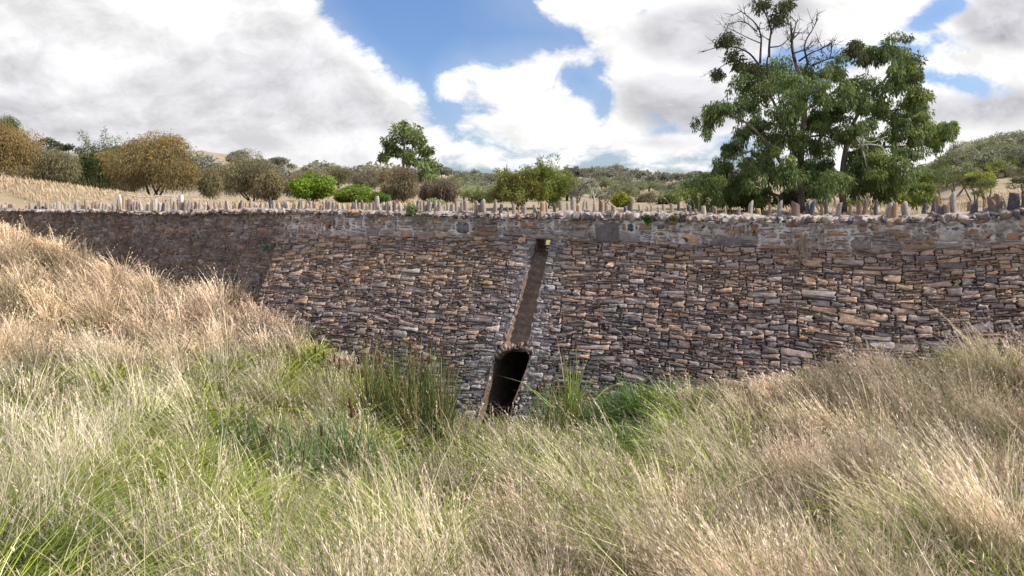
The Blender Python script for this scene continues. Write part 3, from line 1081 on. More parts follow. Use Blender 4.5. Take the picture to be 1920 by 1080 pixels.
# --- coping: rubble on edge bedded in mortar
def rock_mesh(rng):
    """angular broken stone: a block with random corners and edges split off"""
    import bmesh
    bm = bmesh.new()
    bmesh.ops.create_cube(bm, size=2.0)
    for v in bm.verts:
        v.co += Vector(rng.normal(0, 0.16, 3))
    for _ in range(rng.randint(4, 8)):
        nrm = rng.normal(size=3); nrm /= np.linalg.norm(nrm)
        dist = rng.uniform(0.78, 1.15)
        g = bm.verts[:] + bm.edges[:] + bm.faces[:]
        r_ = bmesh.ops.bisect_plane(bm, geom=g, plane_co=Vector(nrm * dist), plane_no=Vector(nrm), clear_outer=True)
        ed = [e for e in r_['geom_cut'] if isinstance(e, bmesh.types.BMEdge)]
        if ed: bmesh.ops.holes_fill(bm, edges=bm.edges[:], sides=0)
    bmesh.ops.triangulate(bm, faces=bm.faces[:])
    bmesh.ops.subdivide_edges(bm, edges=bm.edges[:], cuts=1)
    bmesh.ops.triangulate(bm, faces=bm.faces[:])
    bm.verts.index_update()
    V = np.array([v.co[:] for v in bm.verts]); T = np.array([[v.index for v in f.verts] for f in bm.faces])
    bm.free()
    V = V + rng.normal(0, 0.035, V.shape)
    return V * 0.92, T


rng = np.random.RandomState(11)
rocks = [rock_mesh(rng) for _ in range(30)]


def rotm(rx, ry, rz):
    return np.array(Euler((rx, ry, rz)).to_matrix())


WALLROT = math.atan2(DV[1], DV[0])


def add_rock(acc, pos, dims, rot, col, lich, rng):
    V, T = rocks[rng.randint(len(rocks))]
    R_ = rotm(0, 0, WALLROT) @ rotm(*rot)
    acc.add((V * np.asarray(dims) / 2) @ R_.T + pos, T, None, col, lich)


acc = Acc(); acm = Acc()
u = U_LEFT
while u < U_RIGHT:
    right = u > px2u0(1040)
    wdt = rng.uniform(0.035, 0.09) if rng.rand() < 0.7 else rng.uniform(0.09, 0.20)
    h = float(zt(u) - zc(u))
    tall = max(h * rng.uniform(0.55, 1.05), 0.05)
    col = pick(rng, [1.2, .5, 2, 3, 3, 1.1, 1.2, 2.4, 1.6])
    add_rock(acc, vert(u, float(zc(u)) + h * rng.uniform(0.28, 0.48), rng.uniform(-0.09, -0.03)), (wdt, rng.uniform(0.14, 0.26), tall),
             (rng.normal(0, .3), rng.normal(0.1, 0.5 if right else 0.3), rng.normal(0, .3)), col * .72, 0.25 + rng.uniform(-.25, .3), rng)
    u += wdt * rng.uniform(0.55, 0.95)
for _ in range(420):   # second, looser row and chips
    u = rng.uniform(U_LEFT, U_RIGHT)
    col = pick(rng, [1.2, .5, 2, 3, 3, 1, 1.2, 2.4, 1.6])
    h = float(zt(u) - zc(u))
    add_rock(acc, vert(u, float(zc(u)) + h * rng.uniform(0.45, 0.95), rng.uniform(-0.42, 0.0)), rng.uniform(0.03, 0.11, 3) * np.array([1.2, 1.4, 0.8]),
             rng.normal(0, .5, 3), col * .75, 0.3, rng)
acc.build('coping', M_COPE, wall)
U, T = np.meshgrid(np.linspace(U_LEFT, U_RIGHT, 420), np.linspace(0, 1, 9))
wv_ = 0.022 - T * 0.48 + 0.03 * wob(U, T, 78, 0.3, 2)
hz = np.sin(np.clip(T * 1.15, 0, 1) * pi) ** 0.5
Z = zc(U) + (zt(U) - zc(U)) * (0.25 + 0.72 * np.sin(np.clip(T, 0.0, 1) * pi) ** 0.6) + 0.018 * rng.standard_normal(U.shape) + 0.02 * wob(U, T, 77, 0.5, 3)
idx = np.arange(U.size).reshape(U.shape)
q = np.stack([idx[:-1, :-1], idx[:-1, 1:], idx[1:, 1:], idx[1:, :-1]], -1).reshape(-1, 4)
mesh_np('coping_mortar', vert(U.ravel(), Z.ravel(), wv_.ravel()), None, q, M_CAPMORTAR, wall, smooth=True)


# --- spikes: upright slabs set in the coping
def spike_mesh(rng, kind):
    """unit slab: about 1 high, footprint about 1 x 0.7, irregular top"""
    n = 6
    an = np.linspace(0, 2 * pi, n, endpoint=False) + rng.normal(0, 0.18, n) + 0.3
    sec = np.stack([np.sign(np.cos(an)) * np.abs(np.cos(an)) ** 0.4 * 0.5, np.sign(np.sin(an)) * np.abs(np.sin(an)) ** 0.4 * 0.36], -1)
    lv = [0, 0.3, 0.6, 0.85, 1.0]
    taper = {'slab': [1, 1, .99, .97, .93], 'point': [1.05, 1, .9, .72, .42], 'stub': [1, 1.03, 1.0, .96, .82], 'lean': [1, .99, .95, .9, .78]}[kind]
    V = []
    sh = rng.normal(0, .05, 2)
    slope = rng.normal(0, .11) if kind != 'stub' else rng.normal(0, .05)
    for z, t in zip(lv, taper):
        s = sec * t * (1 + rng.normal(0, .05, (n, 1))) + sh * z
        zz = z + (s[:, 0] * slope * 2.2 if z > 0.8 else 0) + rng.normal(0, .012, n)
        V.append(np.column_stack([s, np.broadcast_to(zz, (n,))]))
    V.append(np.array([[sh[0], sh[1], 1.01]]))
    V = np.concatenate(V)
    q = [(j * n + i, j * n + (i + 1) % n, (j + 1) * n + (i + 1) % n, (j + 1) * n + i) for j in range(4) for i in range(n)]
    t = [(4 * n + i, 4 * n + (i + 1) % n, 5 * n) for i in range(n)]
    return V, np.array(t), np.array(q)


rng = np.random.RandomState(31)
SPK = {}
SCOL = {'tan': (.31, .255, .20), 'brown': (.22, .15, .12), 'grey': (.29, .255, .235), 'dark': (.085, .085, .10), 'orange': (.38, .24, .14), 'pale': (.37, .33, .285)}
for cn, cc in SCOL.items():
    for kd in ('slab', 'point', 'stub', 'lean'):
        SPK[cn, kd] = spike_mesh(rng, kd)
SPKME = {}


def spike_data(key, parent):
    """one shared mesh per kind of spike"""
    if key not in SPKME:
        V, t, q = SPK[key]
        o = mesh_np('spike_stone', V, t, q, M_SPIKE, None, np.tile(SCOL[key[0]], (len(V), 1)), np.full(len(V), 0.42), loc=(0, 0, 0))
        SPKME[key] = o.data
        bpy.data.objects.remove(o)
    return SPKME[key]


# (column, top row, width, near or far parapet, colour, shape)
SP = [(1542, 384, 6, 'f', 'brown', 'slab'), (1550, 379, 6, 'f', 'dark', 'slab'), (1568, 380, 9, 'n', 'grey', 'lean'), (1593, 383, 6, 'f', 'brown', 'slab'), (1611, 376, 9, 'n', 'brown', 'slab'),
      (1619, 375, 8, 'n', 'brown', 'slab'), (1642, 380, 6, 'n', 'dark', 'slab'), (1667, 380, 13, 'n', 'grey', 'point'), (1676, 381, 9, 'n', 'orange', 'point'), (1702, 379, 12, 'n', 'grey', 'lean'),
      (1730, 381, 7, 'n', 'dark', 'stub'), (1748, 379, 8, 'n', 'dark', 'point'), (1757, 372, 7, 'f', 'brown', 'stub'), (1762, 386, 9, 'n', 'dark', 'lean'), (1773, 384, 11, 'n', 'brown', 'stub'),
      (1789, 363, 9, 'n', 'grey', 'slab'), (1818, 378, 10, 'f', 'brown', 'stub'), (1824, 381, 10, 'n', 'dark', 'slab'), (1846, 375, 8, 'f', 'brown', 'point'), (1864, 372, 12, 'n', 'brown', 'lean'),
      (1874, 366, 11, 'n', 'brown', 'slab'), (1898, 362, 17, 'n', 'dark', 'stub'), (1890, 375, 6, 'n', 'grey', 'lean'), (1921, 367, 10, 'n', 'dark', 'slab'), (1950, 366, 11, 'n', 'grey', 'slab'),
      (1182, 376, 7, 'n', 'dark', 'slab'), (1202, 383, 5, 'n', 'tan', 'lean'), (1217, 387, 4, 'n', 'tan', 'slab'), (1222, 386, 3, 'f', 'tan', 'slab'), (1235, 388, 4, 'n', 'pale', 'slab'),
      (1245, 383, 6, 'f', 'tan', 'stub'), (1259, 382, 8, 'n', 'tan', 'slab'), (1273, 383, 5, 'n', 'dark', 'slab'), (1285, 393, 3, 'n', 'pale', 'slab'), (1296, 384, 7, 'n', 'dark', 'lean'),
      (1306, 392, 6, 'n', 'tan', 'point'), (1321, 386, 8, 'n', 'pale', 'slab'), (1340, 387, 8, 'f', 'brown', 'slab'), (1361, 388, 5, 'f', 'orange', 'lean'), (1385, 388, 6, 'n', 'grey', 'point'),
      (1406, 378, 7, 'f', 'grey', 'slab'), (1423, 391, 7, 'n', 'orange', 'stub'), (1443, 382, 6, 'n', 'brown', 'slab'), (1461, 378, 9, 'n', 'grey', 'slab'), (1493, 380, 14, 'n', 'brown', 'slab'),
      (1513, 382, 6, 'n', 'dark', 'slab'), (1520, 380, 8, 'n', 'dark', 'slab'), (1480, 392, 3, 'n', 'tan', 'point'),
      (815, 377, 5, 'n', 'pale', 'slab'), (819, 385, 4, 'f', 'brown', 'slab'), (824, 382, 6, 'n', 'grey', 'slab'), (834, 385, 4, 'n', 'tan', 'slab'), (839, 382, 6, 'f', 'tan', 'slab'), (846, 383, 8, 'n', 'grey', 'stub'),
      (856, 373, 4, 'f', 'brown', 'slab'), (860, 386, 3, 'n', 'pale', 'slab'), (866, 378, 6, 'n', 'grey', 'slab'), (874, 376, 9, 'n', 'tan', 'slab'), (891, 377, 7, 'n', 'tan', 'slab'), (899, 384, 7, 'n', 'tan', 'stub'),
      (908, 376, 9, 'n', 'grey', 'slab'), (928, 374, 7, 'n', 'tan', 'point'), (938, 383, 6, 'n', 'dark', 'lean'), (953, 389, 4, 'f', 'brown', 'slab'), (964, 384, 7, 'n', 'tan', 'slab'), (972, 388, 3, 'f', 'orange', 'slab'),
      (982, 388, 8, 'n', 'grey', 'slab'), (1005, 384, 7, 'n', 'grey', 'lean'), (1017, 378, 8, 'n', 'orange', 'stub'), (1019, 376, 4, 'f', 'tan', 'slab'), (1025, 380, 4, 'n', 'tan', 'slab'), (1040, 382, 5, 'n', 'dark', 'stub'),
      (1052, 377, 7, 'n', 'tan', 'slab'), (1067, 379, 5, 'f', 'tan', 'lean'), (1075, 372, 7, 'n', 'grey', 'slab'), (1084, 383, 6, 'n', 'orange', 'stub'), (1092, 376, 4, 'f', 'grey', 'slab'), (1103, 377, 4, 'f', 'grey', 'slab'),
      (1115, 380, 6, 'n', 'tan', 'point'), (1127, 376, 8, 'n', 'brown', 'slab'), (1137, 382, 6, 'f', 'brown', 'slab'), (1150, 386, 8, 'n', 'tan', 'slab'), (1172, 386, 6, 'n', 'dark', 'point'), (1178, 384, 6, 'f', 'brown', 'slab')]
x = -60.0
r2 = np.random.RandomState(8)
while x < 808:
    k = r2.rand()
    cn = ['tan', 'pale', 'tan', 'brown', 'grey', 'pale', 'dark', 'pale', 'tan', 'grey', 'tan', 'pale', 'orange', 'tan'][r2.randint(14)]
    topy = r2.normal(378.5, 3.2) + (2.5 if x < 220 else 0)
    SP.append((x, topy, r2.uniform(3.5, 8), 'n' if r2.rand() < 0.6 else 'f', cn, ['slab', 'slab', 'lean', 'point', 'stub'][r2.randint(5)]))
    x += r2.uniform(3.5, 9.5)
FARW = -6.0
zfar = lambda u: -0.28 + 0.0 * fold(u)
farwall = thing('far_parapet', 'far roadside parapet crested with smaller upright stones behind the near wall', 'parapet', (*(OV + FARW * NV), -0.8))
for side, par in (('n', wall), ('f', farwall)):
    lst = [s for s in SP if s[3] == side]
    lst = sorted(lst, key=lambda s: -(400 - s[1]) * s[2] * (1.0 if side == 'n' else 1.0))
    rest = Acc()
    for i, (px, top, wd, _, cn, kd) in enumerate(lst):
        wof = rng.uniform(-0.34, -0.10) if side == 'n' else FARW + rng.uniform(-.1, .1)
        if side == 'n' and wd > 8 and px > 1100: wof = rng.uniform(-0.2, -0.08)
        u = px2u0(px, wof)
        base = vert(u, 0, wof)
        zb_ = float(zt(u)) - 0.12 if side == 'n' else float(zfar(u)) - 0.05
        ztop = (HY - top) / F * base[1]
        h = max(ztop - zb_, 0.12)
        wm = wd / F * base[1]
        lean = (rng.normal(0, 0.05), rng.normal(0, 0.05) + (0.14 * rng.choice([-1, 1]) if kd == 'lean' else 0), WALLROT + rng.normal(0, 0.3))
        if i < 100:
            o = bpy.data.objects.new('spike_stone', spike_data((cn, kd), par))
            COL.objects.link(o)
            o.parent = par
            o.location = tuple(np.array([base[0], base[1], zb_]) - np.array(par.location))
            o.rotation_euler = lean
            o.scale = (wm * 1.08, wm * rng.uniform(0.9, 1.5), h)
        else:
            V, t, q = SPK[cn, kd]
            V = (V * np.array([wm * 1.08, wm * rng.uniform(0.9, 1.5), h])) @ rotm(*lean).T + np.array([base[0], base[1], zb_])
            rest.add(V, t, q, SCOL[cn], 0.42)
    if rest.n:
        o = rest.build('small_spike_stones', M_SPIKE, par)
        o['kind'] = 'stuff'
# far parapet body: rubble face, coping rocks
acc = Acc()
uu = np.linspace(U_LEFT - 6, U_RIGHT + 6, 90)
rows = [vert(uu, np.full(90, -1.2), FARW + 0.2), vert(uu, zfar(uu) - 0.04 + 0.02 * np.sin(uu * 3), FARW + 0.2), vert(uu, zfar(uu) + 0.015 * np.sin(uu * 5), FARW), vert(uu, zfar(uu) - 0.04, FARW - 0.2), vert(uu, np.full(90, -1.4), FARW - 0.2)]
sheet(rows)
acc.build('parapet_body', M_MORTAR, farwall)
acc = Acc(); u = U_LEFT - 4
while u < U_RIGHT + 4:
    wdt = rng.uniform(0.12, 0.3)
    add_rock(acc, vert(u, -0.30, FARW + rng.uniform(-.1, .12)), (wdt, rng.uniform(.2, .35), rng.uniform(.1, .16)), rng.normal(0, .25, 3), pick(rng, [1, .5, 2, 3, 3, 1, 1, 2, 1]), 0.5, rng)
    u += wdt * 0.9
acc.build('coping', M_COPE, farwall)

# ------------------------------------------------------------------ grass and reeds
def blades(N, base, az, h, lean, droop, width, cb, ct, face=None, rng=None):
    """ribbon blades, 3 segments: base (N,3), az lean direction, h height, lean = tip offset / h, droop = how much the tip sinks"""
    t = np.array([0, 0.38, 0.72, 1.0])
    dirv = np.stack([np.cos(az), np.sin(az), np.zeros(N)], -1)
    fa = rng.uniform(0, pi, N) if face is None else face
    side = np.stack([np.cos(fa), np.sin(fa), np.zeros(N)], -1)
    V = np.empty((N, 7, 3)); C = np.empty((N, 7, 3))
    wk = [0.8, 1.0, 0.7]
    for k in range(4):
        tt = t[k]
        p = base + dirv * (h * lean * tt ** 1.7)[:, None]
        p[:, 2] += h * (tt - droop * tt ** 2.6)
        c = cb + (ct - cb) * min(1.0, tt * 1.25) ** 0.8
        if k < 3:
            o = side * (width * wk[k] * 0.5)[:, None]
            V[:, 2 * k] = p - o; V[:, 2 * k + 1] = p + o
            C[:, 2 * k] = c; C[:, 2 * k + 1] = c
        else:
            V[:, 6] = p; C[:, 6] = c
    i = np.arange(N)[:, None] * 7
    T = np.concatenate([i + np.array([[0, 1, 3]]), i + np.array([[0, 3, 2]]), i + np.array([[2, 3, 5]]), i + np.array([[2, 5, 4]]), i + np.array([[4, 5, 6]])])
    return V.reshape(-1, 3), T, C.reshape(-1, 3)


def spikelets(base, az, h, lean, droop, K, length, width, col, rng, lo=0.66):
    """loose feathery seed heads near the tips of stems"""
    N = len(base)
    t = rng.uniform(lo, 1.0, (N, K))
    dirv = np.stack([np.cos(az), np.sin(az), np.zeros(N)], -1)
    p = base[:, None, :] + dirv[:, None, :] * (h * lean)[:, None, None] * (t ** 1.7)[..., None]
    p[..., 2] += h[:, None] * (t - droop[:, None] * t ** 2.6)
    an = rng.uniform(0, 2 * pi, (N, K))
    spread = rng.uniform(0.25, 0.9, (N, K)) * (1.15 - t)[...] * 2.0
    d = np.stack([np.cos(an) * spread + dirv[:, None, 0] * 0.5, np.sin(an) * spread + dirv[:, None, 1] * 0.5, rng.uniform(0.2, 0.9, (N, K))], -1)
    d /= np.linalg.norm(d, axis=2)[..., None]
    L = length * rng.uniform(0.6, 1.4, (N, K))
    e = p + d * L[..., None]
    fa = rng.uniform(0, pi, (N, K))
    s = np.stack([np.cos(fa), np.sin(fa), np.zeros_like(fa)], -1) * (np.broadcast_to(fold(width).reshape(-1, 1), (N, K)) * 0.5)[..., None]
    m = p + d * (L * 0.55)[..., None]
    V = np.stack([p, m - s, e, m + s], 2).reshape(-1, 3)
    i = np.arange(N * K)[:, None] * 4
    T = np.concatenate([i + np.array([[0, 1, 2]]), i + np.array([[0, 2, 3]])])
    C = np.repeat(col, K * 4, axis=0)
    return V, T, C


GREEN = [(140, 860, 290, 105, 1.1), (130, 1000, 300, 120, 1.35), (480, 1010, 190, 90, .9), (330, 930, 120, 60, .5), (760, 1030, 90, 60, .5), (1000, 900, 60, 40, .5), (1420, 960, 70, 50, .35), (600, 745, 190, 70, 1.35), (800, 760, 90, 70, 1.0), (560, 850, 170, 80, 1.2), (900, 850, 130, 50, .9), (1215, 800, 85, 75, 1.8),
         (1080, 850, 90, 40, .5), (280, 760, 130, 40, .35), (720, 930, 100, 80, .55), (1330, 770, 60, 40, .5), (1750, 1060, 160, 50, .45), (520, 930, 140, 60, 0.8), (0, 760, 90, 60, .4), (1060, 1010, 120, 70, .3), (960, 840, 150, 35, .45), (1130, 900, 90, 40, .4), (640, 1010, 70, 60, .6)]


def greenness(px, py):
    g = 0
    for cx, cy, rx, ry, a in GREEN:
        g = g + a * np.exp(-((px - cx) / rx) ** 2 - ((py - cy) / ry) ** 2)
    return g


rng = np.random.RandomState(99)


def scatter(n, y0, y1):
    """tuft centres over the visible gully, kept in front of the wall"""
    Y = np.sqrt(rng.uniform(y0 ** 2, y1 ** 2, n))
    X = rng.uniform(-1.02, 1.02, n) * Y
    w = wall_w(X, Y); u = wall_uu(X, Y)
    z = ground(X, Y)
    lim = np.where(u > E0[0] - 0.2, B * (zl(u) - z) + 0.10, 0.10)
    k = w > lim
    return X[k], Y[k], z[k], w[k] - lim[k]


zones = [(2.0, 5.0, 7400), (5.0, 8.0, 10800), (8.0, 12.0, 14000), (12.0, 21.0, 17500)]
S_ = {'dry': Acc(), 'green': Acc()}
WIND = pi + 0.15


SX = rng.uniform(-18, 12, 2600); SY = rng.uniform(1.5, 21, 2600)
SATT = rng.rand(2600, 6)


def patch(X, Y):
    """each tuft belongs to the nearest clump centre: clumps differ in height, lean and colour"""
    k = np.empty(len(X), int); d = np.empty(len(X))
    for i in range(0, len(X), 4000):
        q = (X[i:i + 4000, None] - SX) ** 2 + (Y[i:i + 4000, None] - SY) ** 2
        k[i:i + 4000] = q.argmin(1); d[i:i + 4000] = np.sqrt(q.min(1))
    return SATT[k], d


def tussocks(X, Y, Z, gapw, big_t):
    """blades of every tuft; big_t marks the large fountain-shaped tussocks"""
    n = len(X)
    pa, pd = patch(X, Y)
    px = HX + F * X / Y; py = HY - F * (Z + 0.3) / Y
    big = wob(X, Y, 41, 2.4, 3); mid_ = wob(X, Y, 42, 0.95, 2); fine = wob(X, Y, 43, 0.36, 2)
    gr = greenness(px, py) + 0.50 * mid_ + 0.22 * fine + 0.12 * big + rng.normal(0, 0.10, n) + 0.55 * (pa[:, 0] - 0.5) - 0.45 * np.clip((690 - py) / 80, 0, 1) * (px < 560)
    isg = gr > 0.34
    hol = np.exp(-((px - 800) / 80) ** 2 - ((py - 845) / 34) ** 2)      # bare dark hollow by the reeds
    keep_ = rng.rand(n) > np.clip(hol * 1.6, 0, 0.95)
    keep_ &= rng.rand(n) > np.clip(0.14 - 0.55 * fine - 0.3 * mid_ + 2.6 * (pd - 0.18), 0, 0.96)   # thin patches, so tussocks separate
    tb = np.exp(rng.normal(0, 0.12, n) + 0.10 * mid_ + 1.45 * (pa[:, 1] - 0.5))
    th = np.clip(0.90 + 0.30 * big + 0.42 * mid_ + 0.15 * fine + rng.normal(0, 0.14, n) + 0.75 * (pa[:, 2] - 0.5) - 0.5 * (pd - 0.2), 0.32, 1.7)
    th = th * np.where(isg, 1.12, 1 - 0.42 * np.clip(gr * 1.6, 0, 1))
    th = th * (1 - 0.28 * np.exp(-((px - 965) / 150) ** 2 - ((py - 812) / 45) ** 2))
    th = th * (1 - 0.40 * np.exp(-((px - 1190) / 110) ** 2 - ((py - 848) / 45) ** 2))
    th = th * (1 - 0.35 * np.exp(-((px - 600) / 200) ** 2 - ((py - 880) / 60) ** 2)) * np.clip(gapw / 0.8, 0.55, 1)
    tw0 = WIND + 0.5 * wob(X, Y, 50, 2.6, 2) + rng.normal(0, 0.25, n) + 2.4 * (pa[:, 3] - 0.5)
    tl = np.clip(0.45 + 0.25 * wob(X, Y, 51, 1.6, 2) + rng.normal(0, 0.08, n) + 0.8 * (pa[:, 4] - 0.5), 0.05, 1.3)
    hue = np.clip(pa[:, 5] + rng.normal(0, .06, n), 0, 1)
    for kind in ('dry', 'green'):
        sel = np.where(keep_ & (isg if kind == 'green' else ~isg))[0]
        if not len(sel): continue
        nb = (np.where(big_t[sel], rng.poisson(70, len(sel)), rng.poisson(16, len(sel))) * (1 - 0.45 * np.clip(gr[sel] * 1.6, 0, 1) if kind == 'dry' else np.full(len(sel), 1.25))).astype(int) + 3
        ti = np.repeat(sel, nb)
        N = len(ti)
        bt = big_t[ti]
        rad = np.where(bt, 0.10, 0.12)
        an = rng.uniform(0, 2 * pi, N); rr = np.sqrt(rng.rand(N)) * rad
        bx = X[ti] + np.cos(an) * rr; by = Y[ti] + np.sin(an) * rr
        base = np.stack([bx, by, Z[ti] - 0.03], -1)
        wd = Y[ti] * 0.00088 + 0.0014
        lush = th[ti]
        tw = tw0[ti]; lt = tl[ti]
        W1 = rng.rand(N, 1)
        if kind == 'dry':
            tan_ = np.array([.46, .355, .215]); pale = np.array([.66, .555, .44]); pink = np.array([.54, .40, .30]); brown = np.array([.22, .15, .095]); grey = np.array([.42, .36, .30])
            warm = np.clip((620 - px[ti]) / 500, 0, 1)[:, None] * np.clip((760 - py[ti]) / 120, 0, 1)[:, None]
            bl = np.clip(0.45 + 0.25 * mid_[ti] + 0.9 * (hue[ti] - .5) + 0.2 * rng.standard_normal(N), 0, 1)[:, None]
            ct = (pale * bl + pink * (1 - bl)) * (1 - 0.65 * warm) + tan_ * 0.65 * warm * 1.15
            ct = np.where(hue[ti][:, None] > 0.9, 0.35 * ct + 0.65 * grey, ct)
            ct = ct * (1 - 0.22 * np.clip(gr[ti] * 1.5, 0, 1))[:, None]
            ct = np.where(rng.rand(N, 1) < 0.12, brown, ct) * rng.uniform(0.75, 1.2, (N, 1)) * tb[ti][:, None]
            gmix = np.clip(0.10 + gr[ti] * 1.2, 0, 0.85)[:, None] * (rng.rand(N, 1) < 0.62)
            ct = ct * (1 - gmix) + np.array([.25, .285, .055]) * gmix
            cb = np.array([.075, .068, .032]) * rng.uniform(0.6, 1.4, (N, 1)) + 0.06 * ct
            isstem = rng.rand(N) < np.where(bt, 0.5, 0.36)
            h = np.where(isstem, rng.uniform(0.38, 0.86, N), rng.uniform(0.14, 0.46, N)) * lush
            lean = np.where(isstem, np.clip(rng.normal(0.10, 0.14, N) + 0.75 * lt, 0.02, 1.3), rng.uniform(0.2, 1.3, N))
            outw = rng.rand(N) < np.where(bt, 0.55, 0.2)
            az = np.where(isstem & ~outw, tw + rng.normal(0, 0.35, N), np.where((rng.rand(N) < 0.4) & ~bt, tw + rng.normal(0, 0.7, N), an))
            lean = np.where(outw & isstem, rng.uniform(0.1, 0.7, N), lean)
            droop = np.where(isstem, rng.uniform(0.02, 0.25, N), rng.uniform(0.1, 0.7, N))
            wid = wd * np.where(isstem, 0.85, 1.5)
        else:
            g0 = np.array([.085, .150, .012]); g1 = np.array([.27, .315, .030]); g3 = np.array([.36, .37, .12]); st = np.array([.60, .51, .37])
            m = np.clip(0.45 + 0.3 * mid_[ti] + 0.8 * (hue[ti] - .5) + 0.2 * rng.standard_normal(N), 0, 1)[:, None]
            ct = g0 * (1 - m) + g1 * m
            lime = np.exp(-((px[ti] - 620) / 170) ** 2 - ((py[ti] - 745) / 60) ** 2)[:, None]
            ct = ct * (1 - 0.75 * lime) + np.array([.40, .43, .030]) * 0.75 * lime
            deep = np.exp(-((px[ti] - 1215) / 90) ** 2 - ((py[ti] - 800) / 75) ** 2)[:, None]
            ct = ct * (1 - 0.8 * deep) + np.array([.075, .18, .035]) * 0.8 * deep
            isstem = rng.rand(N) < 0.085 * (1 - .6 * deep[:, 0])
            dry = rng.rand(N, 1) < 0.15 * (1 - .7 * deep)
            ct = np.where(dry, g3 * 0.5 + st * 0.5, ct)
            ct = np.where(isstem[:, None], st * .8, ct * .82) * rng.uniform(0.65, 1.25, (N, 1)) * tb[ti][:, None]
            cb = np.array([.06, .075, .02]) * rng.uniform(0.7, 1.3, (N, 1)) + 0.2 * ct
            h = np.where(isstem, rng.uniform(0.38, 0.76, N), rng.uniform(0.22, 0.56, N)) * lush
            lean = np.where(isstem, np.clip(rng.normal(0.1, 0.16, N) + 0.7 * lt, 0.02, 1.2), rng.uniform(0.25, 1.4, N))
            az = np.where((rng.rand(N) < 0.4) & ~bt, tw + rng.normal(0, 0.6, N), an)
            az = np.where(isstem, tw + rng.normal(0, 0.5, N), az)
            droop = np.where(isstem, rng.uniform(0.02, 0.25, N), rng.uniform(0.15, 0.75, N))
            wid = wd * np.where(isstem, 0.8, 1.7)
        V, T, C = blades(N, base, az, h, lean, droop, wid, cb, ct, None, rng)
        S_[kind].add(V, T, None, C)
        hs = np.where(isstem & (rng.rand(N) < (0.60 if kind == 'dry' else 0.35)))[0]       # seed heads
        if len(hs):
            V, T, C = spikelets(base[hs], az[hs], h[hs], lean[hs], droop[hs], 6, 0.034, wid[hs] * 1.2, ct[hs] * 1.06, rng)
            S_[kind].add(V, T, None, C)


for (y0, y1, nt) in zones:
    X, Y, Z, gapw = scatter(nt, y0, y1)
    tussocks(X, Y, Z, gapw, rng.rand(len(X)) < 0.20)
# taller single stalks that stand out in front: bent, with open heads
n = 620
Y = np.sqrt(rng.uniform(2.4 ** 2, 9.5 ** 2, n)); X = rng.uniform(-.85, .85, n) * Y
Z = ground(X, Y)
k = (wall_w(X, Y) > B * (zl(wall_uu(X, Y)) - Z) + .25)
X, Y, Z = X[k], Y[k], Z[k]; n = len(X)
base = np.stack([X, Y, Z], -1); az = WIND + rng.normal(0, .9, n); h = rng.uniform(.6, 1.0, n); lean = np.abs(rng.normal(.25, .22, n)); droop = rng.uniform(.0, .3, n)
ct = np.array([.60, .50, .36]) * rng.uniform(.55, 1.15, (n, 1))
V, T, C = blades(n, base, az, h, lean, droop, .0022 + Y * .0006, ct * .6, ct, None, rng)
S_['dry'].add(V, T, None, C)
V, T, C = spikelets(base, az, h, lean, droop, 26, .036, .0035 + Y * .0006, ct * 1.05, rng, .70)
S_['dry'].add(V, T, None, C)
# broad bent green and yellow blades here and there
n = 900
Y = np.sqrt(rng.uniform(2.4 ** 2, 8.5 ** 2, n)); X = rng.uniform(-.85, .3, n) * Y
Z = ground(X, Y); k = (wall_w(X, Y) > B * (zl(wall_uu(X, Y)) - Z) + .25)
X, Y, Z = X[k], Y[k], Z[k]; n = len(X)
ct = np.where(rng.rand(n, 1) < .6, np.array([.13, .20, .04]), np.array([.36, .36, .11])) * rng.uniform(.6, 1.3, (n, 1))
V, T, C = blades(n, np.stack([X, Y, Z], -1), rng.uniform(0, 2 * pi, n), rng.uniform(.3, .62, n), rng.uniform(.3, 1.1, n), rng.uniform(.1, .6, n), rng.uniform(.007, .013, n), ct * .7, ct, None, rng)
S_['green'].add(V, T, None, C)
tag(S_['dry'].build('dry_grass', M_GRASS), kind='stuff')
tag(S_['green'].build('green_grass', M_GRASS), kind='stuff')

# dry grass of the field beyond the causeway
rng = np.random.RandomState(12)
N = 42000
Y = rng.uniform(23, 62, N); pxs = rng.uniform(-60, 850, N)
lowr = rng.rand(N) < 0.25
pxs = np.where(lowr, rng.uniform(1280, 1990, N), pxs)
X = (pxs - HX) / F * Y
k = wall_w(X, Y) < FARW - 0.4
X, Y, pxs = X[k], Y[k], pxs[k]; N = len(X)
Zl = land(pxs, Y)
ct = np.array([.52, .40, .255]) * rng.uniform(0.75, 1.2, (N, 1)); cb = np.array([.30, .22, .13]) * rng.uniform(0.8, 1.2, (N, 1))
V, T, C = blades(N, np.stack([X, Y, Zl - 0.05], -1), pi + rng.normal(0, .6, N), rng.uniform(.10, .30, N) + .25 * np.exp(-((pxs + 20) / 160) ** 2), rng.uniform(.1, .7, N), rng.uniform(0, .4, N), Y * 0.0011, cb, ct, None, rng)
tag(mesh_np('field_grass', V, T, None, M_GRASS, col=C), kind='stuff')


def on_ground(px, py, h=0.0, y0=3.0, y1=19.0):
    """where the sight line at a pixel meets the gully floor raised by h"""
    ys = np.linspace(y0, y1, 600)
    xs = (px - HX) / F * ys; zs = (HY - py) / F * ys
    d = zs - (ground(xs, ys) + h)
    s = np.where(d < 0)[0]
    i = s[0] if len(s) else len(ys) - 1
    return np.array([xs[i], ys[i], float(ground(xs[i:i + 1], ys[i:i + 1])[0])])


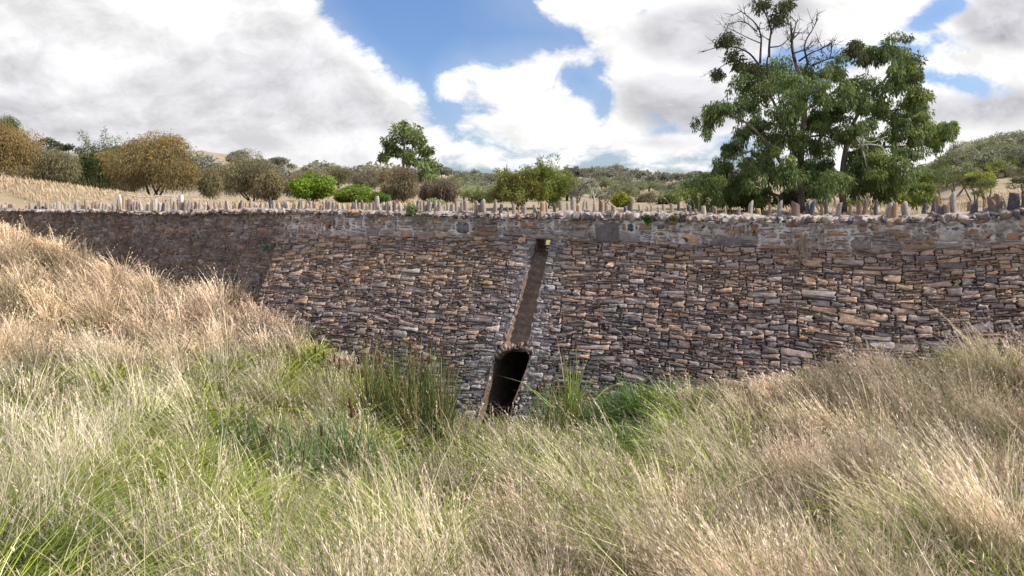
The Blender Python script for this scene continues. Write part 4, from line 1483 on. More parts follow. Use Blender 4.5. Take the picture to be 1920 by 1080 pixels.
def cattail(name, label, px, py, radius, n_leaf, n_head, height, cols, group, seed, wid=0.013, dead=0.12, elong=1.0):
    r = np.random.RandomState(seed)
    p = on_ground(px, py)
    t = thing(name, label, 'reeds', p, group)
    an = r.uniform(0, 2 * pi, n_leaf); rr = np.sqrt(r.rand(n_leaf)) * radius
    bx, by = p[0] + np.cos(an) * rr * elong, p[1] + np.sin(an) * rr * 0.6
    bz = ground(bx, by) - 0.03
    h = height * r.uniform(0.55, 1.08, n_leaf)
    c0, c1 = np.array(cols[0]), np.array(cols[1])
    m = r.rand(n_leaf, 1)
    ct = (c0 * m + c1 * (1 - m)) * r.uniform(0.75, 1.2, (n_leaf, 1))
    dd = r.rand(n_leaf, 1) < dead
    ct = np.where(dd, np.array([.36, .26, .13]), ct)
    cb = ct * 0.8 * np.array([.95, 1.0, .85])
    bent = r.rand(n_leaf) < 0.30
    V, T, C = blades(n_leaf, np.stack([bx, by, bz], -1), r.uniform(0, 2 * pi, n_leaf), h, np.where(bent, r.uniform(.4, .8, n_leaf), r.uniform(.03, .42, n_leaf)), np.where(bent, r.uniform(.35, .7, n_leaf), r.uniform(0, .08, n_leaf)),
                     np.full(n_leaf, wid) * r.uniform(.6, 1.2, n_leaf), cb, ct, r.normal(0.3, 0.6, n_leaf), r)
    mesh_np('leaves', V, T, None, M_GRASS, t, C)
    for i in range(n_head):
        an_ = r.uniform(0, 2 * pi); q_ = sqrt(r.rand()) * radius * 0.95
        x, y = p[0] + cos(an_) * q_ * elong, p[1] + sin(an_) * q_ * 0.6
        z = float(ground(np.array([x]), np.array([y]))[0])
        H = height * r.uniform(0.80, 1.02)
        tip = np.array([x + r.normal(0, .05), y, z + H])
        a = Acc()
        tube(a, [np.array([x, y, z]), (np.array([x, y, z]) + tip) / 2 + r.normal(0, .01, 3), tip], [.005, .005, .004], 5)
        st_ = a.build('stalk', M_REED, t)
        a = Acc()
        L = r.uniform(.11, .16)
        tube(a, [tip - np.array([0, 0, L]), tip - np.array([0, 0, L * .9]), tip - np.array([0, 0, L * .1]), tip], [.007, .0145, .0145, .005], 7)
        hd = mesh_child(a, 'seed_head', M_HEAD, st_, t)
    return t


def mesh_child(a, name, mat, part, root):
    """a sub-part: parented to a part that itself sits at its thing's origin"""
    V = np.concatenate(a.v) - np.array(root.location)
    o = mesh_np(name, V + np.array(root.location), np.concatenate(a.t) if a.t else None, np.concatenate(a.q) if a.q else None, mat, None,
                np.concatenate(a.c) if a.c else None, loc=np.array(root.location))
    o.location = (0, 0, 0)
    o.parent = part
    return o


M_REED = mat_noise('reed_stalk', [(0.3, (0.12, 0.14, 0.04)), (0.7, (0.26, 0.24, 0.09))], 8.0)
dkg = [(.062, .105, .030), (.135, .155, .048)]
blg = [(.11, .175, .075), (.20, .27, .11)]
ylg = [(.17, .25, .055), (.33, .38, .11)]
G1 = 'cattail clumps in the wet hollow'
cattail('cattail_clump', 'dark green cattail bed with many brown heads left of the culvert', 765, 845, 0.66, 680, 12, 1.66, dkg, G1, 1, 0.013, 0.20)
cattail('cattail_clump', 'thin row of brown cattail heads rising behind the lime green sedge', 672, 800, 0.55, 190, 10, 1.22, dkg, G1, 2, 0.010, 0.2, 1.4)
cattail('cattail_clump', 'tall bright green cattail clump standing right of the culvert mouth', 1070, 832, 0.13, 70, 2, 1.62, ylg, G1, 3, 0.021, 0.1)
cattail('cattail_clump', 'sparse cattails with several red-brown heads just right of the culvert mouth', 1022, 830, 0.22, 90, 6, 1.12, blg, G1, 4, 0.012, 0.15)
cattail('cattail_clump', 'lone thin cattail shoots farthest right of the culvert', 1112, 822, 0.06, 12, 0, 1.1, blg, G1, 5, 0.016, 0.0)
cattail('cattail_clump', 'blue-green cattails with two brown heads in the left foreground of the sedge', 640, 915, 0.34, 150, 2, 1.02, blg, G1, 6, 0.014, 0.1, 1.3)
cattail('cattail_clump', 'broad blue-green cattail stand beside the sword-leaved clump', 548, 925, 0.34, 170, 1, 0.92, blg, G1, 7, 0.014, 0.06, 1.3)
cattail('cattail_clump', 'small yellow-green cattail tuft in front of the culvert mouth', 920, 905, 0.14, 60, 0, 0.78, ylg, G1, 8, 0.014, 0.1)
cattail('cattail_clump', 'yellow-green cattail leaves at the right rim of the dark hollow', 858, 900, 0.09, 34, 0, 0.82, ylg, G1, 9, 0.016, 0.1)
cattail('cattail_clump', 'pale green cattail leaves in front of the dark hollow', 822, 925, 0.16, 46, 0, 0.62, blg, G1, 10, 0.013, 0.2)
cattail('cattail_clump', 'short dark cattail shoots against the foot of the wall left of the culvert', 868, 845, 0.2, 90, 1, 0.75, dkg, G1, 11, 0.010, 0.2)

# sword-leaved plant with dark dead seed stalk
r = np.random.RandomState(4)
p = on_ground(452, 905)
t = thing('sword_leaf_plant', 'stiff fan of broad green sword leaves beside a dark brown dock stalk', 'plant', p)
n = 46
V, T, C = blades(n, p + np.column_stack([r.normal(0, .05, n), r.normal(0, .05, n), np.zeros(n)]), r.choice([0, pi], n) + r.normal(0, .5, n), r.uniform(.45, .78, n), r.uniform(.05, .62, n), r.uniform(0, .06, n),
                 np.full(n, .026), np.array([.13, .17, .06]) * np.ones((n, 1)), np.array([.11, .19, .085]) * r.uniform(.8, 1.25, (n, 1)), r.normal(0, .35, n), r)
mesh_np('leaves', V, T, None, M_GRASS, t, C)
p2 = on_ground(476, 912)
t = thing('dock_stalk', 'dark brown dried dock seed stalks beside the sword-leaved plant', 'plant', p2)
a = Acc(); a2 = Acc()
for k in range(6):
    tip = p2 + np.array([r.uniform(-.12, .2), r.normal(0, .05), r.uniform(.35, .72) if k else .8])
    tube(a, spline([p2 + r.normal(0, .03, 3) * [1, 1, 0], (p2 + tip) / 2 + r.normal(0, .02, 3), tip], 6), np.linspace(.008, .003, 6), 5)
    m = 60
    tt = r.uniform(.3, 1, m)
    q_ = p2 + (tip - p2) * tt[:, None] + r.normal(0, .014, (m, 3))
    for s in q_:
        V = np.array([[-1, 0, 0], [0, -.5, .3], [1, 0, 0], [0, .5, -.4]]) * r.uniform(.006, .014) @ rotm(*r.uniform(0, 6, 3)).T + s
        a2.add(V, None, [(0, 1, 2, 3)], np.array([.075, .032, .018]) * r.uniform(.6, 1.4))
a.build('stalk', M_DARKBARK, t)
a2.build('seeds', M_LEAF, t)['kind'] = 'stuff'
# thin red-brown dock stalk in front of the hollow
p2 = on_ground(752, 930)
t = thing('dock_stalk', 'lone thin red-brown dock stalk in front of the dark hollow', 'plant', p2)
a = Acc(); a2 = Acc()
tip = p2 + np.array([.10, 0, .95])
tube(a, spline([p2, p2 + np.array([.02, 0, .5]), tip], 7), np.linspace(.007, .003, 7), 5)
for k in range(110):
    s = p2 + np.array([.02, 0, .5]) * min(1, k / 40) + (tip - p2 - np.array([.02, 0, .5])) * max(0, (k - 40) / 70) + r.normal(0, .012, 3)
    V = np.array([[-1, 0, 0], [0, -.5, .3], [1, 0, 0], [0, .5, -.4]]) * r.uniform(.006, .012) @ rotm(*r.uniform(0, 6, 3)).T + s
    a2.add(V, None, [(0, 1, 2, 3)], np.array([.13, .055, .035]) * r.uniform(.6, 1.4))
a.build('stalk', M_DARKBARK, t)
a2.build('seeds', M_LEAF, t)['kind'] = 'stuff'

# broken dead reed litter over the hollow
t = thing('dead_reed_litter', 'tangle of grey fallen dead reeds over the dark hollow', 'dead reeds', on_ground(790, 850))
p = np.array(t.location)
n = 260
V, T, C = blades(n, np.column_stack([p[0] + r.normal(0, .55, n), p[1] + r.normal(0.1, .3, n), p[2] + r.uniform(-.1, .35, n)]), r.uniform(0, 2 * pi, n), r.uniform(.15, .5, n), r.uniform(.8, 2.6, n), r.uniform(.2, .9, n),
                 np.full(n, .008), np.array([.22, .17, .13]) * r.uniform(.5, 1.3, (n, 1)), np.array([.36, .30, .25]) * r.uniform(.5, 1.3, (n, 1)), None, r)
mesh_np('stems', V, T, None, M_GRASS, t, C)

# weathered branch lying in the sedge
p = on_ground(490, 945)
t = thing('fallen_branch', 'weathered grey-pink branch lying in the sedge below the sword-leaved plant', 'branch', p)
a = Acc()
q0 = p + np.array([-.14, 0, .18]); q1 = p + np.array([.03, .02, .17]); q2 = p + np.array([.05, .02, .02])
tube(a, spline([q0, (q0 + q1) / 2 + [0, 0, .015], q1, q2], 12), np.linspace(.013, .016, 12), 7, None, .08, r)
a.build('wood', M_DEAD, t)

# dark green mounded tussocks at the foot of the wall
def tussock_thing(label, px, py, radius, height, n, cols, seed):
    r = np.random.RandomState(seed)
    p = on_ground(px, py)
    t = thing('grass_tussock', label, 'tussock', p, 'mounded tussocks')
    an = r.uniform(0, 2 * pi, n); rr = np.sqrt(r.rand(n)) * radius
    bx, by = p[0] + np.cos(an) * rr, p[1] + np.sin(an) * rr * .7
    c0, c1 = np.array(cols[0]), np.array(cols[1])
    m = r.rand(n, 1); ct = (c0 * m + c1 * (1 - m)) * r.uniform(.7, 1.25, (n, 1))
    h = height * r.uniform(.5, 1.05, n) * (1.1 - .5 * rr / radius)
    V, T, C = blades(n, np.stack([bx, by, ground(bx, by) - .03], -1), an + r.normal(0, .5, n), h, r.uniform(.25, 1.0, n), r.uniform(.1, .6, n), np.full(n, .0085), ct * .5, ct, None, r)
    mesh_np('blades', V, T, None, M_GRASS, t, C)


deepg = [(.06, .14, .028), (.11, .20, .05)]
tussock_thing('rounded dark green tussock mound against the foot of the wall right of the cattails', 1205, 800, .66, 1.08, 3600, deepg, 201)
tussock_thing('smaller fresh green tussock at the near side of the dark green mound', 1235, 850, .35, .55, 1500, [(.10, .22, .04), (.16, .28, .06)], 202)
tussock_thing('olive tussock drooping over the right side of the dark green mound', 1290, 790, .4, .75, 1500, [(.11, .15, .05), (.24, .22, .12)], 203)
tussock_thing('dark green tussock under the blue-green cattails right of the culvert', 1030, 858, .35, .5, 1300, deepg, 204)
tussock_thing('bright yellow-green sedge mound left of the dark cattail bed', 600, 800, .6, .62, 2600, [(.28, .33, .03), (.40, .43, .04)], 205)
tussock_thing('yellow-green sedge mound between the cattail rows', 690, 815, .4, .6, 1700, [(.26, .31, .03), (.37, .40, .04)], 206)
# feathery fern bush at the wall's foot
p = on_ground(1215, 800)
t = thing('fern_bush', 'feathery dark green fern bush in the grass at the foot of the wall', 'fern', p)
a = Acc()
for k in range(70):
    az = r.uniform(0, 2 * pi); L = r.uniform(.35, .75); el = r.uniform(.5, 1.4)
    b0 = p + np.array([r.normal(0, .16), r.normal(0, .1), 0])
    pts = spline([b0, b0 + np.array([cos(az) * cos(el), sin(az) * cos(el), sin(el)]) * L * .6, b0 + np.array([cos(az) * cos(el) * 1.25, sin(az) * cos(el) * 1.25, sin(el) * .8]) * L], 16)
    c = np.array([.075, .155, .045]) * r.uniform(.7, 1.5)
    sd_ = np.cross(pts[-1] - pts[0], [0, 0, 1]); sd_ /= np.linalg.norm(sd_)
    for i in range(2, 16):
        f = (1 - i / 17) * .17
        for sg in (-1, 1):
            tip = pts[i] + sd_ * sg * f + (pts[i] - pts[i - 1]) * .8 - np.array([0, 0, f * .25])
            w_ = (pts[i] - pts[i - 1]) * .35
            a.add(np.array([pts[i] - w_, tip, pts[i] + w_]), [(0, 1, 2)], None, c * r.uniform(.8, 1.2))
a.build('fronds', M_LEAF, t)


# ------------------------------------------------------------------ leaves, trees and shrubs
def leafcloud(acc, cen, rad, n, L, W, cols, r, hang=0.4, shell=0.35, flat=0.0, tone=None):
    """n leaves in an ellipsoid; hang = how strongly they droop"""
    d = r.normal(size=(n, 3)); d /= np.linalg.norm(d, axis=1)[:, None]
    q = r.rand(n) ** (1 / 3.0)
    q = shell + (1 - shell) * q
    p = np.asarray(cen) + d * q[:, None] * np.asarray(rad) * (1 + r.normal(0, .10, (n, 1)))
    ax = r.normal(size=(n, 3)) * (1 - hang) + d * 0.5 + np.array([0, 0, -1.4]) * hang
    ax /= np.linalg.norm(ax, axis=1)[:, None]
    sd_ = np.cross(ax, r.normal(size=(n, 3))); sd_ /= np.linalg.norm(sd_, axis=1)[:, None] + 1e-9
    l = L * r.uniform(.6, 1.4, (n, 1)); w = W * r.uniform(.6, 1.3, (n, 1))
    V = np.stack([p, p + ax * l * .45 + sd_ * w * .5, p + ax * l, p + ax * l * .45 - sd_ * w * .5], 1).reshape(-1, 3)
    i = np.arange(n)[:, None] * 4
    Q = i + np.array([[0, 1, 2, 3]])
    cols = np.asarray(cols)
    m = r.rand(n)
    k = np.minimum((m * len(cols)).astype(int), len(cols) - 1)
    c = cols[k] * r.uniform(.75, 1.25, (n, 1))
    if tone is not None: c = c * tone
    acc.add(V, None, Q, np.repeat(np.clip(c, 0, .9), 4, axis=0))


def bush(name, label, cat, px, py, rx, ry, Y, cols, seed, n=5200, L=.22, W=.03, hang=.5, lumps=26, group=None, base=None, accent=None, stem=True, spiky=0.0):
    """shrub whose crown fills the ellipse (px, py, rx, ry) at distance Y: many overlapping leaf clumps on a lumpy dome"""
    r = np.random.RandomState(seed)
    c = P(px, py, Y)
    sx, sz = rx / F * Y, ry / F * Y
    zb = c[2] - sz if base is None else base
    t = thing(name, label, cat, (c[0], c[1], zb), group)
    a = Acc()
    n = int(n * 2.0); W = W * 1.4
    cols = np.asarray(cols)
    for k in range(lumps):
        an = r.uniform(0, 2 * pi); el = math.asin(r.uniform(-.75, 1.0))
        q = r.uniform(.45, .82)
        d = np.array([cos(an) * cos(el), sin(an) * cos(el) * .9, sin(el)])
        s = r.uniform(.26, .46)
        tone = r.uniform(.72, 1.28)
        cc = c + d * q * np.array([sx, sx * .8, sz])
        leafcloud(a, cc, np.array([sx * s, sx * s, sz * s * 1.1]), n // lumps, L, W, cols, r, hang, .3, tone=tone)
        if accent is not None and r.rand() < accent[1]:
            leafcloud(a, cc + d * np.array([sx, sx, sz]) * s * .45, np.array([sx, sx, sz]) * s * .6, int(n / lumps * .35), L * .7, W * 1.6, [accent[0]], r, hang * .5, .5)
        if spiky:
            for _ in range(3):
                tip = cc + d * np.array([sx, sx, sz]) * (s + r.uniform(.05, spiky)) + np.array([0, 0, sz * spiky * r.uniform(0, .8)])
                leafcloud(a, tip, np.array([.10 * sx, .10 * sx, .2 * sz]), 26, L, W, cols, r, .0, .1, tone=tone)
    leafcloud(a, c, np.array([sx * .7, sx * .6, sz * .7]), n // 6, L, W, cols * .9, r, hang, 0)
    a.build('crown', M_LEAF, t)
    if stem:
        a = Acc()
        for k in range(4):
            tip = c + np.array([r.normal(0, .4) * sx, r.normal(0, .3) * sx, r.uniform(-.2, .35) * sz])
            b0 = np.array([c[0] + r.normal(0, .1) * sx, c[1], zb - .15])
            tube(a, spline([b0, (b0 + tip) / 2 + r.normal(0, .08, 3) * sx, tip], 6), np.linspace(.05, .02, 6) * max(.6, sx * .5), 6)
        a.build('trunk', M_DARKBARK, t)
    return t


olive = [(.20, .17, .085), (.25, .21, .11), (.175, .16, .085), (.29, .235, .135)]
oliveg = [(.155, .15, .075), (.20, .185, .10), (.235, .205, .12)]
gold = [(.29, .205, .085), (.25, .19, .09), (.34, .24, .10)]
brownb = [(.24, .185, .12), (.29, .22, .145), (.20, .165, .11)]
dgreen = [(.085, .12, .035), (.125, .155, .05), (.16, .18, .065)]
bright = [(.19, .29, .035), (.24, .35, .045), (.14, .22, .03)]
rg = dict(L=.26, W=.024, hang=.6)
bush('she_oak_bush', 'rounded golden-brown she-oak bush cut by the left edge of the photo', 'bush', 14, 283, 60, 58, 46, gold, 101, 8000, **rg)
bush('leafy_tree', 'dark green treetop showing above the golden-brown bush at far left', 'tree', 12, 238, 26, 22, 60, dgreen, 102, 2000)
bush('she_oak_bush', 'grey-olive she-oak bush between the golden-brown bush and the orange wattle', 'bush', 108, 315, 48, 42, 47, oliveg, 103, 6000, **rg)
bush('green_shrub', 'mid green shrub directly left of the orange wattle', 'shrub', 182, 318, 46, 50, 50, dgreen, 104, 5200, spiky=.28)
bush('green_shrub', 'small darker shrub behind the grey-olive bush with reddish top', 'shrub', 66, 290, 26, 22, 56, brownb, 105, 1500)
bush('orange_wattle', 'large wattle bush covered in orange-yellow flower beyond the white rail', 'bush', 288, 308, 92, 62, 46, [(.23, .18, .09), (.27, .20, .09), (.19, .17, .085)], 106, 13000, accent=((.38, .255, .08), .40), lumps=48, L=.24, W=.026, hang=.5)
bush('she_oak_bush', 'small olive bush tucked against the right side of the orange wattle', 'bush', 396, 346, 22, 30, 45, olive, 107, 2600, **rg)
bush('she_oak_bush', 'widest dark olive she-oak bush in the middle of the left tree line', 'bush', 474, 332, 70, 47, 50, oliveg, 108, 9000, **rg)
bush('she_oak_bush', 'rounded olive bush standing in front of the widest olive bush', 'bush', 507, 349, 29, 31, 43, olive, 109, 4200, **rg)
bush('dry_bush', 'pinkish brown bush behind the bright green bush', 'bush', 580, 337, 46, 24, 58, brownb, 110, 3000, **rg)
bush('bright_green_bush', 'vivid lime green rounded bush beyond the parapet', 'bush', 588, 353, 42, 26, 42, bright, 111, 6000, L=.13, W=.06, hang=.1, lumps=34)
bush('bright_green_bush', 'lower flatter bright green bush right of the lime green one', 'bush', 668, 366, 44, 17, 43, [(.13, .22, .03), (.19, .29, .04), (.22, .24, .06)], 112, 4500, L=.13, W=.06, hang=.1)
bush('bright_green_bush', 'small dark green bush at the right tip of the flatter bright bush', 'bush', 714, 372, 17, 10, 42, [(.09, .17, .03), (.13, .22, .03)], 113, 1400, L=.13, W=.06, hang=.1)
bush('she_oak_bush', 'grey-green bush in the tree line above the flatter bright bush', 'bush', 633, 331, 40, 19, 62, oliveg, 114, 2600, **rg)
bush('she_oak_bush', 'grey bush just left of the tall gum tree', 'bush', 690, 336, 34, 22, 60, [(.19, .175, .115), (.24, .21, .15)], 115, 2600, **rg)
bush('dry_bush', 'brown bush at the foot of the tall gum tree', 'bush', 738, 333, 36, 22, 55, brownb, 116, 2800, **rg)
bush('she_oak_bush', 'dark rounded olive bush in front of the tall gum tree', 'bush', 754, 350, 40, 33, 46, [(.165, .15, .08), (.21, .18, .105), (.24, .195, .125)], 117, 5600, **rg)
bush('dry_bush', 'dark brown drooping bush right of the tall gum tree', 'bush', 834, 361, 27, 25, 48, [(.17, .13, .09), (.22, .17, .12)], 118, 3400, **rg)
bush('dry_bush', 'second dark brown bush squeezed against the olive bush by the gum', 'bush', 802, 357, 18, 22, 50, [(.19, .145, .10), (.23, .18, .125)], 119, 1800, **rg)
bush('bottlebrush_shrub', 'spiky yellow-green shrub with russet tips rising behind the parapet centre', 'shrub', 968, 352, 46, 36, 33, [(.21, .235, .065), (.26, .275, .08), (.17, .185, .055)], 120, 6500, L=.17, W=.024, hang=.0, accent=((.26, .15, .06), .4), lumps=34, spiky=.3)
bush('bottlebrush_shrub', 'taller green shrub joined to the right of the russet-tipped shrub', 'shrub', 1026, 350, 42, 42, 34, [(.20, .25, .06), (.28, .31, .08), (.16, .20, .05)], 121, 6500, L=.17, W=.024, hang=.0, accent=((.17, .10, .04), .18), lumps=34, spiky=.32)
bush('olive_shrub', 'low olive green shrub on the slope left of the russet-tipped shrub', 'shrub', 905, 372, 26, 16, 52, dgreen, 122, 1500)
bush('yellow_green_bush', 'small yellow-green bush behind the parapet right of the bare trees', 'bush', 1166, 376, 19, 15, 36, [(.27, .30, .05), (.36, .38, .07)], 123, 1500, L=.13, W=.05, hang=.1)
bush('green_shrub', 'green shrub just left of the big gum above the parapet', 'shrub', 1252, 376, 22, 14, 45, dgreen, 124, 1500)
bush('green_shrub', 'pale olive scrub between the yellow-green bush and the big gum', 'shrub', 1212, 374, 20, 14, 55, oliveg, 125, 1500)
for i, (px, py, rx, ry, lab) in enumerate([(410, 338, 34, 34, 'dark scrub filling the gap right of the orange wattle'), (235, 342, 50, 28, 'dark scrub behind the left foot of the orange wattle'), (150, 345, 48, 26, 'low dark scrub between the grey-olive bush and the green shrub'),
                                           (550, 352, 34, 20, 'dark scrub between the rounded olive bush and the bright green bush'), (350, 338, 46, 34, 'olive scrub behind the right side of the orange wattle'), (60, 338, 46, 26, 'dark scrub under the golden-brown bush at far left')]):
    bush('scrub_bush', lab, 'bush', px, py, rx, ry, 60 + i, [(.11, .115, .055), (.15, .14, .075), (.18, .16, .09)], 400 + i, 2600, L=.26, W=.03, hang=.4, stem=False)
# saltbush and weeds rooted in the masonry
bush('saltbush', 'pale green saltbush sprouting from the coping', 'plant', 771, 392, 12, 13, float(vert(px2u0(771), 0)[1]) - .12, [(.22, .27, .11), (.30, .33, .17)], 130, 700, L=.035, W=.016, hang=.1, lumps=9, stem=False)
bush('saltbush', 'wider grey-green saltbush behind the coping with pale tips', 'plant', 812, 382, 22, 8, float(vert(px2u0(812), 0)[1]) + 2.2, [(.26, .29, .16), (.33, .34, .2)], 131, 700, L=.06, W=.025, hang=.1, lumps=9, stem=False)
bush('wall_weed', 'small dark green weed growing out of the coping right of the slab', 'plant', 1214, 412, 8, 9, float(vert(px2u0(1214), 0)[1]) - .10, [(.05, .10, .025), (.08, .14, .035)], 132, 260, L=.04, W=.02, hang=.2, lumps=6, stem=False)
bush('wall_weed', 'low olive weed in the coping near the big gum', 'plant', 1263, 409, 8, 5, float(vert(px2u0(1263), 0)[1]) - .12, [(.12, .13, .04), (.16, .16, .05)], 133, 160, L=.04, W=.015, hang=.0, lumps=5, stem=False)

# succulent rosette in the old wall
r = np.random.RandomState(17)
c = vert(px2u0(503), (HY - 463) / F * vert(px2u0(503), 0)[1], 0.06)
t = thing('succulent', 'blue-green rosette growing from the old wall beside the battered end', 'plant', c)
a = Acc()
for k in range(40):
    an = k * 2.4; el = r.uniform(.1, 1.2)
    ax = np.array([cos(an) * cos(el), -sin(el) * .8 - .1, sin(an) * cos(el) + .15]); ax /= np.linalg.norm(ax)
    sd_ = np.cross(ax, [0.1, 1, 0.2]); sd_ /= np.linalg.norm(sd_)
    L = r.uniform(.07, .15)
    p0 = c + r.normal(0, .012, 3) + np.array([0, 0, -.04 * (k % 3)])
    V = np.array([p0, p0 + ax * L * .6 + sd_ * .022, p0 + ax * L, p0 + ax * L * .6 - sd_ * .022])
    a.add(V, None, [(0, 1, 2, 3)], np.array([.24, .36, .29]) * r.uniform(.7, 1.2) if k < 32 else np.array([.10, .16, .06]))
a.build('leaves', M_LEAF, t)
# yellow flowered weed on the bank
p = on_ground(378, 552, 0.0, 6, 19)
t = thing('flowering_weed', 'tall weed with yellow flowers on the bank below the old wall', 'plant', p)
a = Acc(); a2 = Acc()
tube(a, [p, p + np.array([-.03, 0, .35]), p + np.array([-.06, 0, .72])], [.008, .006, .004], 5)
a.build('stem', M_REED, t)
leafcloud(a2, p + np.array([0, 0, .3]), (.1, .1, .25), 70, .10, .03, [(.12, .19, .05)], r, .1, .1)
a2.build('leaves', M_LEAF, t)
a2 = Acc(); leafcloud(a2, p + np.array([-.06, 0, .70]), (.04, .04, .07), 40, .03, .02, [(.55, .45, .04)], r, .0, .1)
a2.build('flowers', M_LEAF, t)
# dry grass hanging over the parapet
for (px, py0, ln, nn, lab) in [(1506, 436, .62, 60, 'long tuft of dry grass hanging down the parapet right of centre'), (1483, 452, .30, 22, 'short wisp of dry grass on the parapet left of the long hanging tuft'),
                               (1300, 450, .45, 14, 'thin dry stalks hanging down the wall below the coping'), (1253, 470, .26, 26, 'dead twiggy tuft rooted in the upper wall right of the drain'),
                               (888, 396, -.25, 40, 'short tuft of dry grass standing on the coping left of the drain')]:
    c = vert(px2u0(px), (HY - py0) / F * vert(px2u0(px), 0)[1], .06)
    t = thing('dry_tuft', lab, 'dry grass', c)
    h = ln * r.uniform(.5, 1.1, nn)
    b0 = c + np.column_stack([r.normal(0, .05, nn), r.normal(0, .02, nn), r.normal(0, .02, nn)])
    V, T, C = blades(nn, b0, r.uniform(0, 2 * pi, nn), -h, r.uniform(-.35, .2, nn), r.uniform(-.1, .1, nn), np.full(nn, .006), np.array([.40, .32, .23]) * np.ones((nn, 1)), np.array([.52, .44, .34]) * r.uniform(.7, 1.2, (nn, 1)), None, r)
    if py0 > 430 and py0 < 480 and ln > 0: V[:, 1] -= .04
    mesh_np('stems', V, T, None, M_GRASS, t, C)
# tall seed stalks growing on the coping
for (px, py0, dx, hh, lab) in [(1302, 402, -.13, .32, 'arching dry grass stalk on the coping in front of the green shrub'), (1309, 404, .0, .40, 'straight thin dry stalk on the coping'), (1318, 404, .12, .30, 'dry stalk leaning right on the coping'),
                               (1256, 402, -.20, .34, 'curved dry stalk on the coping left of the big gum')]:
    c = vert(px2u0(px), (HY - py0) / F * vert(px2u0(px), 0)[1], -.1)
    t = thing('grass_stalk', lab, 'dry grass', c)
    a = Acc()
    pts = spline([c, c + np.array([dx * .25, 0, hh * .7]), c + np.array([dx, 0, hh])], 10)
    tube(a, pts, np.linspace(.004, .003, 10), 4, np.array([.5, .42, .3]))
    leafcloud(a, pts[-2], (.03, .02, .05), 18, .04, .012, [(.5, .42, .3)], r, .2, .1)
    a.build('stem', M_LEAF, t)


# gum tree in the middle distance
def limb(acc, pts, r0, r1, r, sides=6, m=9):
    tube(acc, spline(pts, m), np.linspace(r0, r1, m), sides, None, .05, r)


r = np.random.RandomState(55)
Yg = 70.0
t = thing('gum_tree', 'tall slender gum tree with an open two-part crown above the left tree line', 'tree', P(757, 375, Yg))
a = Acc()
for cx, cy, rx, ry in [(765, 240, 24, 12), (745, 262, 20, 12), (785, 258, 18, 12), (762, 252, 22, 10), (727, 272, 14, 9), (722, 294, 11, 8), (745, 288, 12, 8), (778, 290, 16, 12), (800, 283, 15, 11), (806, 302, 16, 12), (790, 310, 16, 12), (812, 320, 12, 13), (770, 300, 12, 7), (735, 280, 12, 8), (757, 232, 8, 6), (795, 325, 14, 10)]:
    for k in range(3):
        cc = P(cx + r.normal(0, rx * .35), cy + r.normal(0, ry * .4), Yg + r.normal(0, 1.2))
        leafcloud(a, cc, np.array([rx * .75, rx * .75, ry * .75]) / F * Yg, 150, .42, .15, [(.125, .165, .06), (.19, .225, .08), (.155, .20, .08)], r, .5, .2, tone=r.uniform(.75, 1.35))
a.build('crown', M_LEAF, t)
a = Acc()
limb(a, [P(757, 385, Yg), P(755, 330, Yg), P(758, 285, Yg), P(754, 240, Yg)], .22, .06, r, 7, 12)
limb(a, [P(757, 300, Yg), P(742, 283, Yg - .3), P(727, 276, Yg)], .08, .03, r)
limb(a, [P(756, 325, Yg), P(775, 305, Yg), P(800, 290, Yg + .3)], .12, .03, r)
limb(a, [P(757, 272, Yg), P(770, 258, Yg), P(785, 250, Yg)], .08, .03, r)
limb(a, [P(757, 265, Yg), P(750, 252, Yg + .4), P(742, 246, Yg)], .07, .03, r)
a.build('trunk', M_BARK, t)

# small flat-topped tree far left
Yf = 85.0
t = thing('umbrella_tree', 'small dark flat-topped tree on the skyline at far left', 'tree', P(92, 330, Yf))
a = Acc()
for cx, cy, rx in [(74, 268, 10), (88, 263, 11), (103, 270, 12), (122, 278, 9), (130, 275, 7)]:
    leafcloud(a, P(cx, cy, Yf), np.array([rx, rx, 4.5]) / F * Yf, 260, .3, .1, [(.05, .06, .03), (.075, .085, .035)], r, .1, .1)
a.build('crown', M_LEAF, t)
a = Acc()
limb(a, [P(93, 330, Yf), P(92, 290, Yf), P(86, 266, Yf)], .16, .05, r)
limb(a, [P(92, 295, Yf), P(104, 280, Yf), P(122, 278, Yf)], .1, .04, r)
a.build('trunk', M_DARKBARK, t)


# bare grey trees behind the parapet
def bare(name, label, px, base, top, Y, seed, mat, spread=1.0, n=9, group=None):
    r = np.random.RandomState(seed)
    t = thing(name, label, 'tree', P(px, base, Y))
    H = (base - top) / F * Y
    b0 = P(px, base + 6, Y)
    a = Acc()
    tr = np.array([b0, b0 + np.array([r.normal(0, .05) * H, 0, .35 * H]), b0 + np.array([r.normal(0, .12) * H, 0, .7 * H])])
    limb(a, tr, .032 * H, .015 * H, r, 6)
    def grow(p, d, L, rad, lev):
        mid = p + d * L * .5 + r.normal(0, .07, 3) * L
        e = p + d * L + r.normal(0, .1, 3) * L
        limb(a, [p, mid, e], rad, rad * .45, r, 4 if lev else 5, 5)
        if lev < 3:
            for _ in range(3 if lev < 2 else 2):
                q = mid + (e - mid) * r.uniform(0, 1)
                nd = d + r.normal(0, .55, 3) * np.array([1, 1, .7]) + np.array([0, 0, .15]); nd /= np.linalg.norm(nd)
                grow(q, nd, L * r.uniform(.5, .75), rad * .55, lev + 1)
    for k in range(n):
        s = tr[0] + (tr[2] - tr[0]) * r.uniform(.35, 1)
        d = np.array([r.normal(0, .75) * spread, r.normal(0, .5) * spread, r.uniform(.25, 1)]); d /= np.linalg.norm(d)
        grow(s, d, H * r.uniform(.22, .4), .012 * H, 0)
    a.build('trunk', mat, t)
    return t


